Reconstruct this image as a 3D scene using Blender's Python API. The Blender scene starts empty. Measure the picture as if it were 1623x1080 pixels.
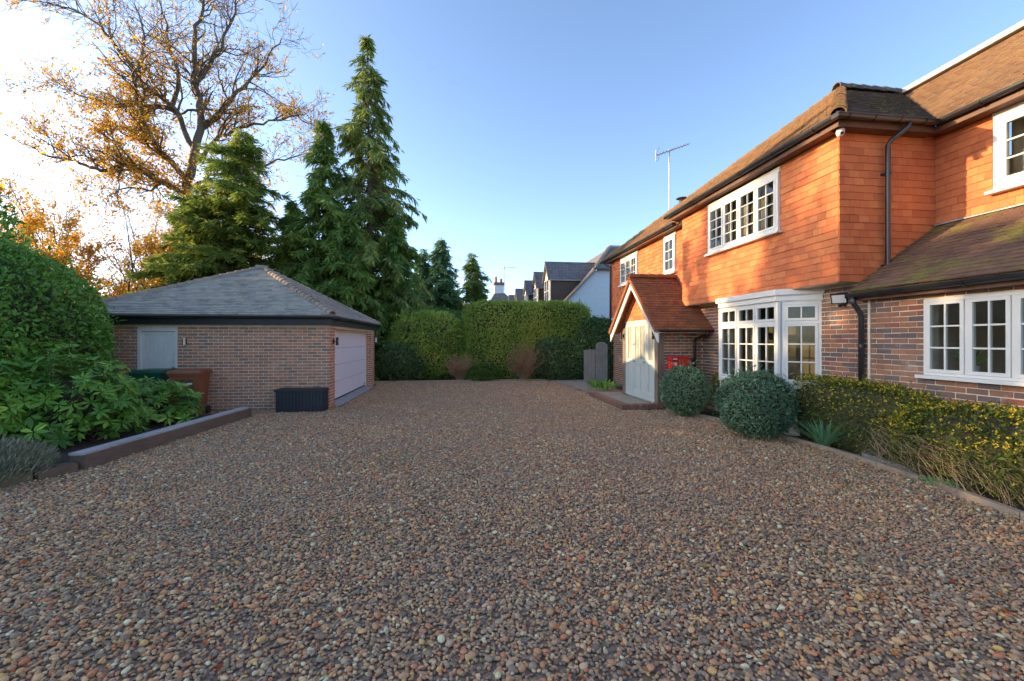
import bpy, math, random
import numpy as np
from mathutils import Vector, Matrix

# ------------------------------------------------------------------ camera, sky, sun, exposure
S = bpy.context.scene
COL = S.collection
CAM_H = 1.7
YAW = math.radians(7.08)
FPX = 680.0 / 1623.0
cam_d = bpy.data.cameras.new('camera')
cam_d.sensor_width = 36.0
cam_d.lens = 36.0 * FPX
cam_d.clip_start = 0.05
cam_d.clip_end = 2000
cam = bpy.data.objects.new('camera', cam_d)
COL.objects.link(cam)
cam.location = (0, 0, CAM_H)
cam.rotation_euler = (math.radians(90), 0, -YAW)
S.camera = cam

SUN_EL = math.radians(13.5)
SUN_AZ = math.radians(-76)          # from +Y towards +X (clockwise seen from above)
SUN_DIR = Vector((math.sin(SUN_AZ) * math.cos(SUN_EL), math.cos(SUN_AZ) * math.cos(SUN_EL), math.sin(SUN_EL)))

W = bpy.data.worlds.new('World')
S.world = W
W.use_nodes = True
wn = W.node_tree
bg = wn.nodes['Background']
sky = wn.nodes.new('ShaderNodeTexSky')
sky.sky_type = 'NISHITA'
sky.sun_disc = False
sky.sun_elevation = SUN_EL
sky.sun_rotation = SUN_AZ
sky.altitude = 0
sky.air_density = 0.65
sky.dust_density = 1.0
sky.ozone_density = 1.4
wn.links.new(sky.outputs[0], bg.inputs[0])
bg.inputs[1].default_value = 0.15

sd = bpy.data.lights.new('sun', 'SUN')
sd.energy = 2.5
sd.angle = math.radians(0.55)
sd.color = (1.0, 0.70, 0.38)
sun = bpy.data.objects.new('sun', sd)
COL.objects.link(sun)
sun.rotation_euler = SUN_DIR.to_track_quat('Z', 'Y').to_euler()
sun.location = SUN_DIR * 60

S.view_settings.view_transform = 'Standard'
S.view_settings.look = 'None'
S.view_settings.gamma = 1
S.view_settings.use_curve_mapping = False
S.view_settings.exposure = 1.8
S.cycles.max_bounces = 7
S.cycles.diffuse_bounces = 3
S.cycles.glossy_bounces = 3
S.cycles.transmission_bounces = 6
S.cycles.transparent_max_bounces = 12
S.cycles.caustics_reflective = False
S.cycles.caustics_refractive = False

R = np.random.default_rng(11)
random.seed(11)
UP = np.array([0, 0, 1.0])


def A(*v):
    return np.array(v, float)


def nrm(a):
    return a / np.maximum(np.linalg.norm(a, axis=-1, keepdims=True), 1e-9)


# ------------------------------------------------------------------ materials
def mat(name):
    m = bpy.data.materials.new(name)
    m.use_nodes = True
    return m, m.node_tree, m.node_tree.nodes['Principled BSDF']


def ramp(nt, stops, interp='LINEAR'):
    r = nt.nodes.new('ShaderNodeValToRGB')
    r.color_ramp.interpolation = interp
    els = r.color_ramp.elements
    while len(els) < len(stops):
        els.new(0.5)
    for e, (p, c) in zip(els, sorted(stops, key=lambda q: q[0])):
        e.position = p
        e.color = (*c, 1)
    return r


def noise(nt, scale, detail=4, rough=0.6, coord='Object', stretch=None):
    tc = nt.nodes.new('ShaderNodeTexCoord')
    n = nt.nodes.new('ShaderNodeTexNoise')
    n.inputs['Scale'].default_value = scale
    n.inputs['Detail'].default_value = detail
    n.inputs['Roughness'].default_value = rough
    src = tc.outputs[coord]
    if coord == 'World':
        pass
    if stretch:
        mp = nt.nodes.new('ShaderNodeMapping')
        mp.inputs['Scale'].default_value = stretch
        nt.links.new(src, mp.inputs[0])
        src = mp.outputs[0]
    nt.links.new(src, n.inputs['Vector'])
    return n


def wnoise(nt, scale, detail=4, rough=0.6, stretch=None):
    g = nt.nodes.new('ShaderNodeNewGeometry')
    n = nt.nodes.new('ShaderNodeTexNoise')
    n.inputs['Scale'].default_value = scale
    n.inputs['Detail'].default_value = detail
    n.inputs['Roughness'].default_value = rough
    src = g.outputs['Position']
    if stretch:
        mp = nt.nodes.new('ShaderNodeMapping')
        mp.inputs['Scale'].default_value = stretch
        nt.links.new(src, mp.inputs[0])
        src = mp.outputs[0]
    nt.links.new(src, n.inputs['Vector'])
    return n


def mixc(nt, fac, a, b, mode='MIX'):
    m = nt.nodes.new('ShaderNodeMix')
    m.data_type = 'RGBA'
    m.blend_type = mode
    for sock, v in ((m.inputs[0], fac), (m.inputs[6], a), (m.inputs[7], b)):
        if hasattr(v, 'links'):
            nt.links.new(v, sock)
        elif isinstance(v, tuple):
            sock.default_value = (*v, 1)
        else:
            sock.default_value = v
    return m.outputs[2]


def maprange(nt, v, a, b, c=0.0, d=1.0):
    m = nt.nodes.new('ShaderNodeMapRange')
    m.inputs[1].default_value, m.inputs[2].default_value = a, b
    m.inputs[3].default_value, m.inputs[4].default_value = c, d
    nt.links.new(v, m.inputs[0])
    return m.outputs[0]


def bump(nt, bsdf, h, strength=0.3, dist=0.01):
    b = nt.nodes.new('ShaderNodeBump')
    b.inputs['Strength'].default_value = strength
    b.inputs['Distance'].default_value = dist
    nt.links.new(h, b.inputs['Height'])
    nt.links.new(b.outputs[0], bsdf.inputs['Normal'])


def tint(nt):
    a = nt.nodes.new('ShaderNodeAttribute')
    a.attribute_name = 'tint'
    return a.outputs['Fac']


def plain(name, c, rough=0.6, metal=0.0, var=0.12, nscale=6, bmp=0.0, bscale=60, spec=0.5):
    m, nt, b = mat(name)
    n = wnoise(nt, nscale, 5)
    f = maprange(nt, n.outputs[0], 0.3, 0.7, 0, 1)
    lo = tuple(x * (1 - var) for x in c)
    hi = tuple(min(1, x * (1 + var)) for x in c)
    nt.links.new(mixc(nt, f, lo, hi), b.inputs['Base Color'])
    b.inputs['Roughness'].default_value = rough
    b.inputs['Metallic'].default_value = metal
    b.inputs['Specular IOR Level'].default_value = spec
    if bmp:
        n2 = wnoise(nt, bscale, 4)
        bump(nt, b, n2.outputs[0], bmp, 0.01)
    return m


def brick_mat(name, stops, dirt):
    m, nt, b = mat(name)
    r = ramp(nt, stops)
    nt.links.new(tint(nt), r.inputs[0])
    n = wnoise(nt, 38, 5, 0.7)
    c = mixc(nt, maprange(nt, n.outputs[0], 0.35, 0.75, 0.0, 0.55), r.outputs[0], dirt)
    n3 = wnoise(nt, 1.3, 4)
    c = mixc(nt, maprange(nt, n3.outputs[0], 0.45, 0.75, 0, 0.35), c, (0.30, 0.24, 0.19))
    n4 = wnoise(nt, 2.6, 6, 0.7)
    c = mixc(nt, maprange(nt, n4.outputs[0], 0.60, 0.75, 0, 0.5), c, (0.62, 0.54, 0.46))
    nt.links.new(c, b.inputs['Base Color'])
    b.inputs['Roughness'].default_value = 0.9
    b.inputs['Specular IOR Level'].default_value = 0.25
    n2 = wnoise(nt, 120, 5, 0.7)
    bump(nt, b, n2.outputs[0], 0.5, 0.006)
    return m


def tile_mat(name, stops, lichen=None, lich_lo=0.55, lich_hi=0.7, lich_scale=5, moss=None, moss_lo=0.55, moss_hi=0.66, moss_scale=2.2, streak=0.3, streakc=(0.10, 0.045, 0.03)):
    m, nt, b = mat(name)
    r = ramp(nt, stops)
    nt.links.new(tint(nt), r.inputs[0])
    n = wnoise(nt, 22, 5, 0.7)
    c = mixc(nt, maprange(nt, n.outputs[0], 0.4, 0.8, 0.0, streak), r.outputs[0], streakc)
    nb = wnoise(nt, 0.9, 3)
    c = mixc(nt, maprange(nt, nb.outputs[0], 0.45, 0.7, 0.0, streak), c, streakc)
    if lichen:
        l = wnoise(nt, lich_scale, 8, 0.75)
        c = mixc(nt, maprange(nt, l.outputs[0], lich_lo, lich_hi, 0, 0.8), c, lichen)
    h = None
    if moss:
        l2 = wnoise(nt, moss_scale, 9, 0.72)
        f = maprange(nt, l2.outputs[0], moss_lo, moss_hi, 0, 0.9)
        l3 = wnoise(nt, 45, 3)
        mc = mixc(nt, l3.outputs[0], moss, tuple(x * 1.9 for x in moss))
        c = mixc(nt, f, c, mc)
    nt.links.new(c, b.inputs['Base Color'])
    b.inputs['Roughness'].default_value = 0.85
    b.inputs['Specular IOR Level'].default_value = 0.3
    n2 = wnoise(nt, 70, 6, 0.75)
    bump(nt, b, n2.outputs[0], 0.45, 0.008)
    return m


def leaf_mat(name, stops, rough=0.5, trans=0.3, spec=0.3, tcol=None, gain=2.2):
    m, nt, b = mat(name)
    stops = [(p, tuple(min(0.9, x * gain) for x in c)) for p, c in stops]
    r = ramp(nt, stops)
    nt.links.new(tint(nt), r.inputs[0])
    nt.links.new(r.outputs[0], b.inputs['Base Color'])
    b.inputs['Roughness'].default_value = rough
    b.inputs['Specular IOR Level'].default_value = spec
    t = nt.nodes.new('ShaderNodeBsdfTranslucent')
    if tcol:
        nt.links.new(mixc(nt, 1.0, r.outputs[0], tcol, 'MULTIPLY'), t.inputs[0])
    else:
        nt.links.new(r.outputs[0], t.inputs[0])
    mx = nt.nodes.new('ShaderNodeMixShader')
    mx.inputs[0].default_value = trans + 0.1
    nt.links.new(b.outputs[0], mx.inputs[1])
    nt.links.new(t.outputs[0], mx.inputs[2])
    nt.links.new(mx.outputs[0], nt.nodes['Material Output'].inputs[0])
    return m


def wood_mat(name, a, b_, axis_scale, rough=0.8):
    m, nt, b = mat(name)
    n = wnoise(nt, 6, 7, 0.7, stretch=axis_scale)
    n2 = wnoise(nt, 2.0, 4)
    c = mixc(nt, maprange(nt, n.outputs[0], 0.3, 0.7), a, b_)
    c = mixc(nt, maprange(nt, n2.outputs[0], 0.45, 0.7, 0, 0.4), c, tuple(x * 0.6 for x in a))
    nt.links.new(c, b.inputs['Base Color'])
    b.inputs['Roughness'].default_value = rough
    bump(nt, b, n.outputs[0], 0.5, 0.012)
    return m


M = {}
M['brick'] = brick_mat('house_brick', [(0, (0.448, 0.190, 0.101)), (0.3, (0.347, 0.157, 0.090)), (0.55, (0.258, 0.134, 0.095)), (0.75, (0.174, 0.118, 0.106)), (0.9, (0.129, 0.112, 0.118)), (1, (0.403, 0.101, 0.050))], (0.134, 0.090, 0.073))
M['gbrick'] = brick_mat('garage_brick', [(0, (0.620, 0.270, 0.133)), (0.35, (0.539, 0.235, 0.123)), (0.65, (0.409, 0.193, 0.116)), (0.85, (0.268, 0.164, 0.110)), (1, (0.595, 0.221, 0.098))], (0.368, 0.221, 0.145))
M['mortar'] = plain('mortar', (0.76, 0.63, 0.47), 0.95, var=0.15, nscale=9, bmp=0.4, bscale=90)
M['gmortar'] = plain('garage_mortar', (0.76, 0.66, 0.54), 0.95, var=0.15, nscale=9, bmp=0.4, bscale=90)
M['walltile'] = tile_mat('hung_tile', [(0, (0.52, 0.145, 0.055)), (0.2, (0.60, 0.175, 0.064)), (0.6, (0.66, 0.205, 0.072)), (0.9, (0.71, 0.25, 0.09)), (1, (0.45, 0.115, 0.05))], streak=0.45, streakc=(0.42, 0.11, 0.05))
M['roofbrown'] = tile_mat('roof_tile_brown', [(0, (0.20, 0.11, 0.06)), (0.5, (0.26, 0.15, 0.07)), (1, (0.17, 0.10, 0.06))], lichen=(0.33, 0.24, 0.10), lich_lo=0.5, lich_hi=0.75, lich_scale=9)
M['roofmoss'] = tile_mat('roof_tile_mossy', [(0, (0.15, 0.085, 0.06)), (0.5, (0.20, 0.115, 0.075)), (1, (0.11, 0.07, 0.058))], moss=(0.13, 0.125, 0.022), moss_lo=0.50, moss_hi=0.66, moss_scale=1.9)
M['roofdark'] = tile_mat('roof_tile_dark', [(0, (0.085, 0.075, 0.075)), (0.5, (0.12, 0.10, 0.095)), (1, (0.06, 0.055, 0.06))], moss=(0.17, 0.16, 0.03), moss_lo=0.52, moss_hi=0.62, moss_scale=6.5, streakc=(0.05, 0.045, 0.045))
M['roofporch'] = tile_mat('roof_tile_porch', [(0, (0.26, 0.095, 0.042)), (0.5, (0.34, 0.125, 0.052)), (1, (0.19, 0.072, 0.038))], lichen=(0.42, 0.26, 0.13), lich_lo=0.52, lich_hi=0.75, lich_scale=14, streakc=(0.07, 0.04, 0.03))
M['roofgrey'] = tile_mat('roof_tile_grey', [(0, (0.35, 0.315, 0.255)), (0.5, (0.45, 0.41, 0.33)), (1, (0.27, 0.245, 0.21))], lichen=(0.46, 0.45, 0.36), lich_lo=0.5, lich_hi=0.75, lich_scale=7, moss=(0.12, 0.13, 0.06), moss_lo=0.56, moss_hi=0.7, moss_scale=1.6, streakc=(0.12, 0.115, 0.115))
M['hip'] = tile_mat('hip_tile_buff', [(0, (0.29, 0.23, 0.175)), (0.5, (0.36, 0.285, 0.22)), (1, (0.24, 0.195, 0.16))], lichen=(0.40, 0.37, 0.30), lich_scale=9, streakc=(0.16, 0.12, 0.10))
M['ridge'] = tile_mat('ridge_tile_brown', [(0, (0.24, 0.14, 0.07)), (1, (0.30, 0.18, 0.09))], lichen=(0.34, 0.27, 0.10), lich_scale=8, moss=(0.15, 0.15, 0.03), moss_scale=3)
M['lead'] = plain('lead', (0.36, 0.37, 0.38), 0.5, var=0.2)
M['white'] = plain('white_paint', (0.74, 0.72, 0.66), 0.4, var=0.04)
M['cream'] = plain('cream_paint', (0.74, 0.70, 0.60), 0.45, var=0.05)
M['soffit'] = plain('soffit_board', (0.42, 0.36, 0.29), 0.6, var=0.12)
M['browntim'] = plain('brown_stained_wood', (0.12, 0.055, 0.03), 0.6, var=0.25)
M['sage'] = plain('sage_paint', (0.58, 0.62, 0.56), 0.4, var=0.04)
M['blackpl'] = plain('black_plastic', (0.022, 0.023, 0.027), 0.3, var=0.3, spec=0.7)
M['blacktim'] = plain('black_fascia', (0.014, 0.014, 0.016), 0.5, var=0.3)
M['anthra'] = plain('anthracite_plastic', (0.016, 0.022, 0.030), 0.45, var=0.2)
M['gdoor'] = plain('garage_door_white', (0.78, 0.76, 0.76), 0.45, var=0.03)
M['binbrown'] = plain('bin_brown', (0.26, 0.085, 0.035), 0.45, var=0.15)
M['bingreen'] = plain('bin_green', (0.02, 0.10, 0.06), 0.45, var=0.15)
M['red'] = plain('red_paint', (0.62, 0.03, 0.02), 0.35, var=0.08)
M['steel'] = plain('brushed_steel', (0.55, 0.55, 0.55), 0.3, 0.9, var=0.1)
M['galv'] = plain('galvanised_metal', (0.30, 0.32, 0.34), 0.45, 0.6, var=0.2)
M['oakpost'] = wood_mat('weathered_oak', (0.17, 0.12, 0.085), (0.27, 0.21, 0.165), (8, 8, 0.7))
M['sleeper'] = wood_mat('sleeper_wood', (0.12, 0.082, 0.055), (0.21, 0.15, 0.105), (7, 0.5, 7))
M['capgrey'] = wood_mat('silvered_timber', (0.38, 0.37, 0.36), (0.52, 0.50, 0.48), (7, 0.5, 7))
M['sleeperold'] = wood_mat('sleeper_wood_green', (0.11, 0.10, 0.055), (0.2, 0.17, 0.10), (7, 0.5, 7))
M['edging'] = wood_mat('edging_timber', (0.29, 0.22, 0.15), (0.44, 0.35, 0.25), (6, 1, 6))
M['gate'] = wood_mat('grey_gate_wood', (0.27, 0.24, 0.205), (0.42, 0.38, 0.33), (9, 9, 0.6))
M['bark'] = wood_mat('bark', (0.085, 0.065, 0.045), (0.15, 0.12, 0.085), (6, 6, 2))
M['barkoak'] = wood_mat('oak_bark', (0.10, 0.078, 0.054), (0.18, 0.14, 0.098), (4, 4, 1.5))
M['twig'] = plain('twig', (0.16, 0.10, 0.06), 0.8, var=0.3)
M['deadtwig'] = plain('dry_stem', (0.46, 0.30, 0.17), 0.85, var=0.3, nscale=20)
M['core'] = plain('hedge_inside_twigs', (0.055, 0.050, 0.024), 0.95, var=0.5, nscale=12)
M['soil'] = plain('soil', (0.075, 0.052, 0.036), 0.95, var=0.5, nscale=14, bmp=1.0, bscale=28)
M['slab'] = plain('paving_slab', (0.34, 0.28, 0.20), 0.85, var=0.25, nscale=5, bmp=0.3, bscale=40)
M['concrete'] = plain('concrete', (0.33, 0.32, 0.31), 0.8, var=0.2, nscale=5, bmp=0.2)
M['oldstone'] = plain('mossy_stone', (0.17, 0.17, 0.15), 0.9, var=0.35, nscale=12, bmp=0.4)
M['whitebrick'] = plain('white_painted_brick', (0.66, 0.70, 0.74), 0.7, var=0.05)
M['interior'] = plain('room_interior', (0.55, 0.46, 0.34), 0.9, var=0.2, nscale=1.5)
M['curtain'] = plain('curtain', (0.62, 0.52, 0.36), 0.9, var=0.2, nscale=3)
M['dark'] = plain('dark_metal', (0.02, 0.02, 0.022), 0.4)
M['moss'] = plain('moss', (0.055, 0.085, 0.015), 0.95, var=0.5, nscale=40, bmp=1.0, bscale=80)
M['pot'] = plain('terracotta_pot', (0.35, 0.13, 0.07), 0.8)

# leaves
M['l_laurel'] = leaf_mat('leaf_laurel', [(0, (0.020, 0.044, 0.007)), (0.5, (0.042, 0.086, 0.012)), (0.88, (0.060, 0.125, 0.022)), (1, (0.11, 0.17, 0.04))], 0.38, 0.22, gain=3.5)
M['l_rhodo'] = leaf_mat('leaf_rhododendron', [(0, (0.022, 0.052, 0.009)), (0.5, (0.048, 0.105, 0.014)), (0.85, (0.085, 0.155, 0.020)), (1, (0.19, 0.24, 0.04))], 0.35, 0.22, gain=3.0)
M['l_hedge'] = leaf_mat('leaf_conifer_hedge', [(0, (0.040, 0.058, 0.012)), (0.45, (0.070, 0.100, 0.016)), (0.8, (0.105, 0.135, 0.022)), (1, (0.16, 0.13, 0.035))], 0.6, 0.25, gain=4.2)
M['l_hedgeg'] = leaf_mat('leaf_hedge_green', [(0, (0.022, 0.050, 0.012)), (0.5, (0.045, 0.090, 0.016)), (1, (0.09, 0.14, 0.025))], 0.5, 0.25)
M['l_dark'] = leaf_mat('leaf_dark_hedge', [(0, (0.014, 0.026, 0.010)), (0.6, (0.028, 0.050, 0.016)), (1, (0.06, 0.09, 0.025))], 0.45, 0.2, gain=4.6)
M['l_conifer'] = leaf_mat('leaf_conifer', [(0, (0.028, 0.052, 0.014)), (0.55, (0.055, 0.092, 0.020)), (0.9, (0.095, 0.125, 0.026)), (1, (0.15, 0.12, 0.035))], 0.6, 0.3, gain=3.5)
M['l_cedar'] = leaf_mat('leaf_cedar', [(0, (0.035, 0.052, 0.016)), (0.5, (0.068, 0.092, 0.022)), (0.85, (0.115, 0.125, 0.028)), (1, (0.22, 0.14, 0.04))], 0.6, 0.32, gain=3.5)
M['l_fir'] = leaf_mat('leaf_fir', [(0, (0.030, 0.048, 0.011)), (0.6, (0.070, 0.095, 0.017)), (1, (0.15, 0.14, 0.026))], 0.6, 0.35, gain=3.5)
M['l_blue'] = leaf_mat('leaf_bluegreen', [(0, (0.040, 0.085, 0.040)), (1, (0.085, 0.150, 0.060))], 0.6, 0.3)
M['l_oak'] = leaf_mat('leaf_oak_autumn', [(0, (0.40, 0.19, 0.04)), (0.5, (0.62, 0.36, 0.05)), (1, (0.72, 0.50, 0.08))], 0.6, 0.5, gain=1.1)
M['l_gold'] = leaf_mat('leaf_gold', [(0, (0.40, 0.15, 0.025)), (0.25, (0.62, 0.32, 0.035)), (0.8, (0.72, 0.45, 0.05)), (1, (0.36, 0.36, 0.07))], 0.6, 0.5, gain=1.1)
M['l_ball'] = leaf_mat('leaf_box_ball', [(0, (0.038, 0.075, 0.046)), (0.5, (0.072, 0.125, 0.070)), (1, (0.15, 0.20, 0.10))], 0.5, 0.2)
M['l_jas'] = leaf_mat('leaf_jasmine', [(0, (0.030, 0.045, 0.010)), (0.6, (0.065, 0.085, 0.016)), (1, (0.12, 0.13, 0.026))], 0.5, 0.25)
M['flower'] = leaf_mat('flower_yellow', [(0, (0.75, 0.55, 0.03)), (1, (0.85, 0.68, 0.06))], 0.6, 0.3, gain=1.0)
M['l_lav'] = leaf_mat('leaf_lavender', [(0, (0.10, 0.115, 0.07)), (0.6, (0.20, 0.215, 0.135)), (1, (0.33, 0.32, 0.21))], 0.7, 0.2, gain=1.35)
M['l_iris'] = leaf_mat('leaf_iris', [(0, (0.055, 0.13, 0.06)), (1, (0.12, 0.22, 0.10))], 0.5, 0.25)
M['l_porch'] = leaf_mat('leaf_porch_plant', [(0, (0.05, 0.13, 0.025)), (1, (0.15, 0.26, 0.05))], 0.4, 0.3)
M['l_fall'] = leaf_mat('leaf_fallen', [(0, (0.34, 0.05, 0.015)), (0.5, (0.42, 0.13, 0.03)), (1, (0.45, 0.24, 0.06))], 0.5, 0.2, gain=1.1)
M['l_brown'] = leaf_mat('leaf_brown_shrub', [(0, (0.16, 0.075, 0.035)), (0.6, (0.26, 0.13, 0.06)), (1, (0.12, 0.11, 0.03))], 0.7, 0.3, gain=2.4)
M['l_far'] = leaf_mat('leaf_far_wood', [(0, (0.05, 0.06, 0.02)), (0.5, (0.16, 0.11, 0.035)), (1, (0.30, 0.18, 0.05))], 0.7, 0.3, gain=1.2)


def glass_mat():
    m = bpy.data.materials.new('window_glass')
    m.use_nodes = True
    nt = m.node_tree
    nt.nodes.remove(nt.nodes['Principled BSDF'])
    g = nt.nodes.new('ShaderNodeBsdfGlossy')
    g.inputs['Roughness'].default_value = 0.03
    n = wnoise(nt, 1.5, 2)
    b = nt.nodes.new('ShaderNodeBump')
    b.inputs['Strength'].default_value = 0.05
    nt.links.new(n.outputs[0], b.inputs['Height'])
    nt.links.new(b.outputs[0], g.inputs['Normal'])
    t = nt.nodes.new('ShaderNodeBsdfTransparent')
    t.inputs[0].default_value = (0.80, 0.82, 0.80, 1)
    fr = nt.nodes.new('ShaderNodeFresnel')
    fr.inputs[0].default_value = 1.7
    gm = nt.nodes.new('ShaderNodeNewGeometry')
    inv = nt.nodes.new('ShaderNodeMath')
    inv.operation = 'SUBTRACT'
    inv.inputs[0].default_value = 1.0
    nt.links.new(gm.outputs['Backfacing'], inv.inputs[1])
    mu = nt.nodes.new('ShaderNodeMath')
    mu.operation = 'MULTIPLY'
    nt.links.new(fr.outputs[0], mu.inputs[0])
    nt.links.new(inv.outputs[0], mu.inputs[1])
    mx = nt.nodes.new('ShaderNodeMixShader')
    nt.links.new(mu.outputs[0], mx.inputs[0])
    nt.links.new(t.outputs[0], mx.inputs[1])
    nt.links.new(g.outputs[0], mx.inputs[2])
    nt.links.new(mx.outputs[0], nt.nodes['Material Output'].inputs[0])
    return m


M['glass'] = glass_mat()
M['frost'] = plain('frosted_glass', (0.42, 0.40, 0.33), 0.15, var=0.25, nscale=2)


def gravel_base_mat():
    m, nt, b = mat('gravel_bed')
    g = nt.nodes.new('ShaderNodeNewGeometry')
    v = nt.nodes.new('ShaderNodeTexVoronoi')
    v.inputs['Scale'].default_value = 75
    nt.links.new(g.outputs['Position'], v.inputs['Vector'])
    r = ramp(nt, [(0, (0.17, 0.11, 0.065)), (0.3, (0.27, 0.185, 0.115)), (0.6, (0.33, 0.235, 0.15)), (0.85, (0.17, 0.135, 0.11)), (1, (0.42, 0.33, 0.23))])
    sp = nt.nodes.new('ShaderNodeSeparateColor')
    nt.links.new(v.outputs['Color'], sp.inputs[0])
    nt.links.new(sp.outputs[0], r.inputs[0])
    nt.links.new(r.outputs[0], b.inputs['Base Color'])
    b.inputs['Roughness'].default_value = 0.9
    return m


def pebble_mat():
    m, nt, b = mat('pebble')
    oi = nt.nodes.new('ShaderNodeObjectInfo')
    stops = [(0.0, (0.599, 0.325, 0.144)), (0.12, (0.411, 0.245, 0.125)), (0.22, (0.300, 0.211, 0.130)), (0.33, (0.727, 0.435, 0.200)),
             (0.42, (0.490, 0.333, 0.195)), (0.52, (0.340, 0.258, 0.174)), (0.61, (0.632, 0.279, 0.125)), (0.69, (0.183, 0.136, 0.096)),
             (0.77, (0.780, 0.543, 0.279)), (0.84, (0.553, 0.388, 0.235)), (0.90, (0.664, 0.217, 0.085)), (0.945, (0.780, 0.720, 0.429)), (0.975, (0.780, 0.462, 0.140))]
    r = ramp(nt, stops, 'CONSTANT')
    nt.links.new(oi.outputs['Random'], r.inputs[0])
    n = noise(nt, 3.0, 4)
    c = mixc(nt, maprange(nt, n.outputs[0], 0.35, 0.7, 0, 0.35), r.outputs[0], (0.15, 0.115, 0.09))
    nw = wnoise(nt, 0.55, 4)
    c = mixc(nt, maprange(nt, nw.outputs[0], 0.42, 0.68, 0.0, 0.4), c, (0.34, 0.25, 0.18))
    nt.links.new(c, b.inputs['Base Color'])
    b.inputs['Roughness'].default_value = 0.62
    b.inputs['Specular IOR Level'].default_value = 0.25
    return m


M['gravelbase'] = gravel_base_mat()
M['pebble'] = pebble_mat()


def grass_mat():
    m, nt, b = mat('rough_ground')
    n = wnoise(nt, 0.7, 6)
    n2 = wnoise(nt, 25, 4)
    c = mixc(nt, n.outputs[0], (0.045, 0.055, 0.02), (0.10, 0.075, 0.04))
    c = mixc(nt, n2.outputs[0], c, (0.05, 0.05, 0.03))
    nt.links.new(c, b.inputs['Base Color'])
    b.inputs['Roughness'].default_value = 0.95
    bump(nt, b, n2.outputs[0], 1.0, 0.05)
    return m


M['ground'] = grass_mat()


def slate_far_mat():
    m, nt, b = mat('far_roof_slate')
    g = nt.nodes.new('ShaderNodeNewGeometry')
    br = nt.nodes.new('ShaderNodeTexBrick')
    br.inputs['Scale'].default_value = 1.0
    br.inputs['Brick Width'].default_value = 0.2
    br.inputs['Row Height'].default_value = 0.11
    br.inputs['Mortar Size'].default_value = 0.008
    br.inputs['Color1'].default_value = (0.13, 0.12, 0.13, 1)
    br.inputs['Color2'].default_value = (0.22, 0.19, 0.18, 1)
    br.inputs['Mortar'].default_value = (0.06, 0.055, 0.055, 1)
    sp = nt.nodes.new('ShaderNodeSeparateXYZ')
    nt.links.new(g.outputs['Position'], sp.inputs[0])
    ad = nt.nodes.new('ShaderNodeMath')
    nt.links.new(sp.outputs[0], ad.inputs[0])
    nt.links.new(sp.outputs[1], ad.inputs[1])
    cb = nt.nodes.new('ShaderNodeCombineXYZ')
    nt.links.new(ad.outputs[0], cb.inputs[0])
    nt.links.new(sp.outputs[2], cb.inputs[1])
    nt.links.new(cb.outputs[0], br.inputs['Vector'])
    n = wnoise(nt, 2.2, 6)
    c = mixc(nt, maprange(nt, n.outputs[0], 0.5, 0.7, 0, 0.6), br.outputs[0], (0.20, 0.18, 0.11))
    nt.links.new(c, b.inputs['Base Color'])
    b.inputs['Roughness'].default_value = 0.7
    bump(nt, b, br.outputs['Fac'], -0.6, 0.02)
    return m


M['slate'] = slate_far_mat()
M['fartile'] = tile_mat('far_hung_tile', [(0, (0.10, 0.075, 0.065)), (1, (0.15, 0.11, 0.09))])

# ------------------------------------------------------------------ object helpers
BASE = {}          # world position of each parent chain's origin


def setp(o, label=None, cat=None, group=None, kind=None):
    if label:
        o['label'] = label
    if cat:
        o['category'] = cat
    if group:
        o['group'] = group
    if kind:
        o['kind'] = kind
    return o


def thing(name, base, label, cat, group=None):
    o = bpy.data.objects.new(name, None)
    COL.objects.link(o)
    o.location = base
    o.empty_display_size = 0.2
    BASE[o.name] = A(*base)
    return setp(o, label, cat, group)


def mk(name, V, F, m, parent=None, tints=None, smooth=False, base=None, kind=None, label=None):
    V = np.asarray(V, float).reshape(-1, 3)
    if parent is not None:
        b = BASE[parent.name]
    else:
        b = A(*base) if base is not None else A(0, 0, 0)
    V = V - b
    me = bpy.data.meshes.new(name)
    if isinstance(F, np.ndarray):
        k = F.shape[1]
        n = len(F)
        me.vertices.add(len(V))
        me.vertices.foreach_set('co', V.ravel())
        me.loops.add(n * k)
        me.loops.foreach_set('vertex_index', F.ravel().astype(np.int32))
        me.polygons.add(n)
        me.polygons.foreach_set('loop_start', np.arange(0, n * k, k, dtype=np.int32))
        me.polygons.foreach_set('use_smooth', np.zeros(n, bool))
        me.update(calc_edges=True)
    else:
        me.from_pydata([tuple(v) for v in V], [], F)
    if tints is not None:
        at = me.attributes.new('tint', 'FLOAT', 'POINT')
        at.data.foreach_set('value', np.asarray(tints, np.float32))
    me.materials.append(m)
    if smooth:
        me.polygons.foreach_set('use_smooth', np.ones(len(me.polygons), bool))
    me.validate()
    o = bpy.data.objects.new(name, me)
    COL.objects.link(o)
    if parent is not None:
        o.parent = parent
        BASE[o.name] = b
    else:
        o.location = b
        BASE[o.name] = b
    if kind:
        o['kind'] = kind
    if label:
        o['label'] = label
    return o


BOXF = [(0, 3, 2, 1), (4, 5, 6, 7), (0, 1, 5, 4), (1, 2, 6, 5), (2, 3, 7, 6), (3, 0, 4, 7)]
BOXV = np.array([(-1, -1, -1), (1, -1, -1), (1, 1, -1), (-1, 1, -1), (-1, -1, 1), (1, -1, 1), (1, 1, 1), (-1, 1, 1)]) * 0.5


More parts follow.
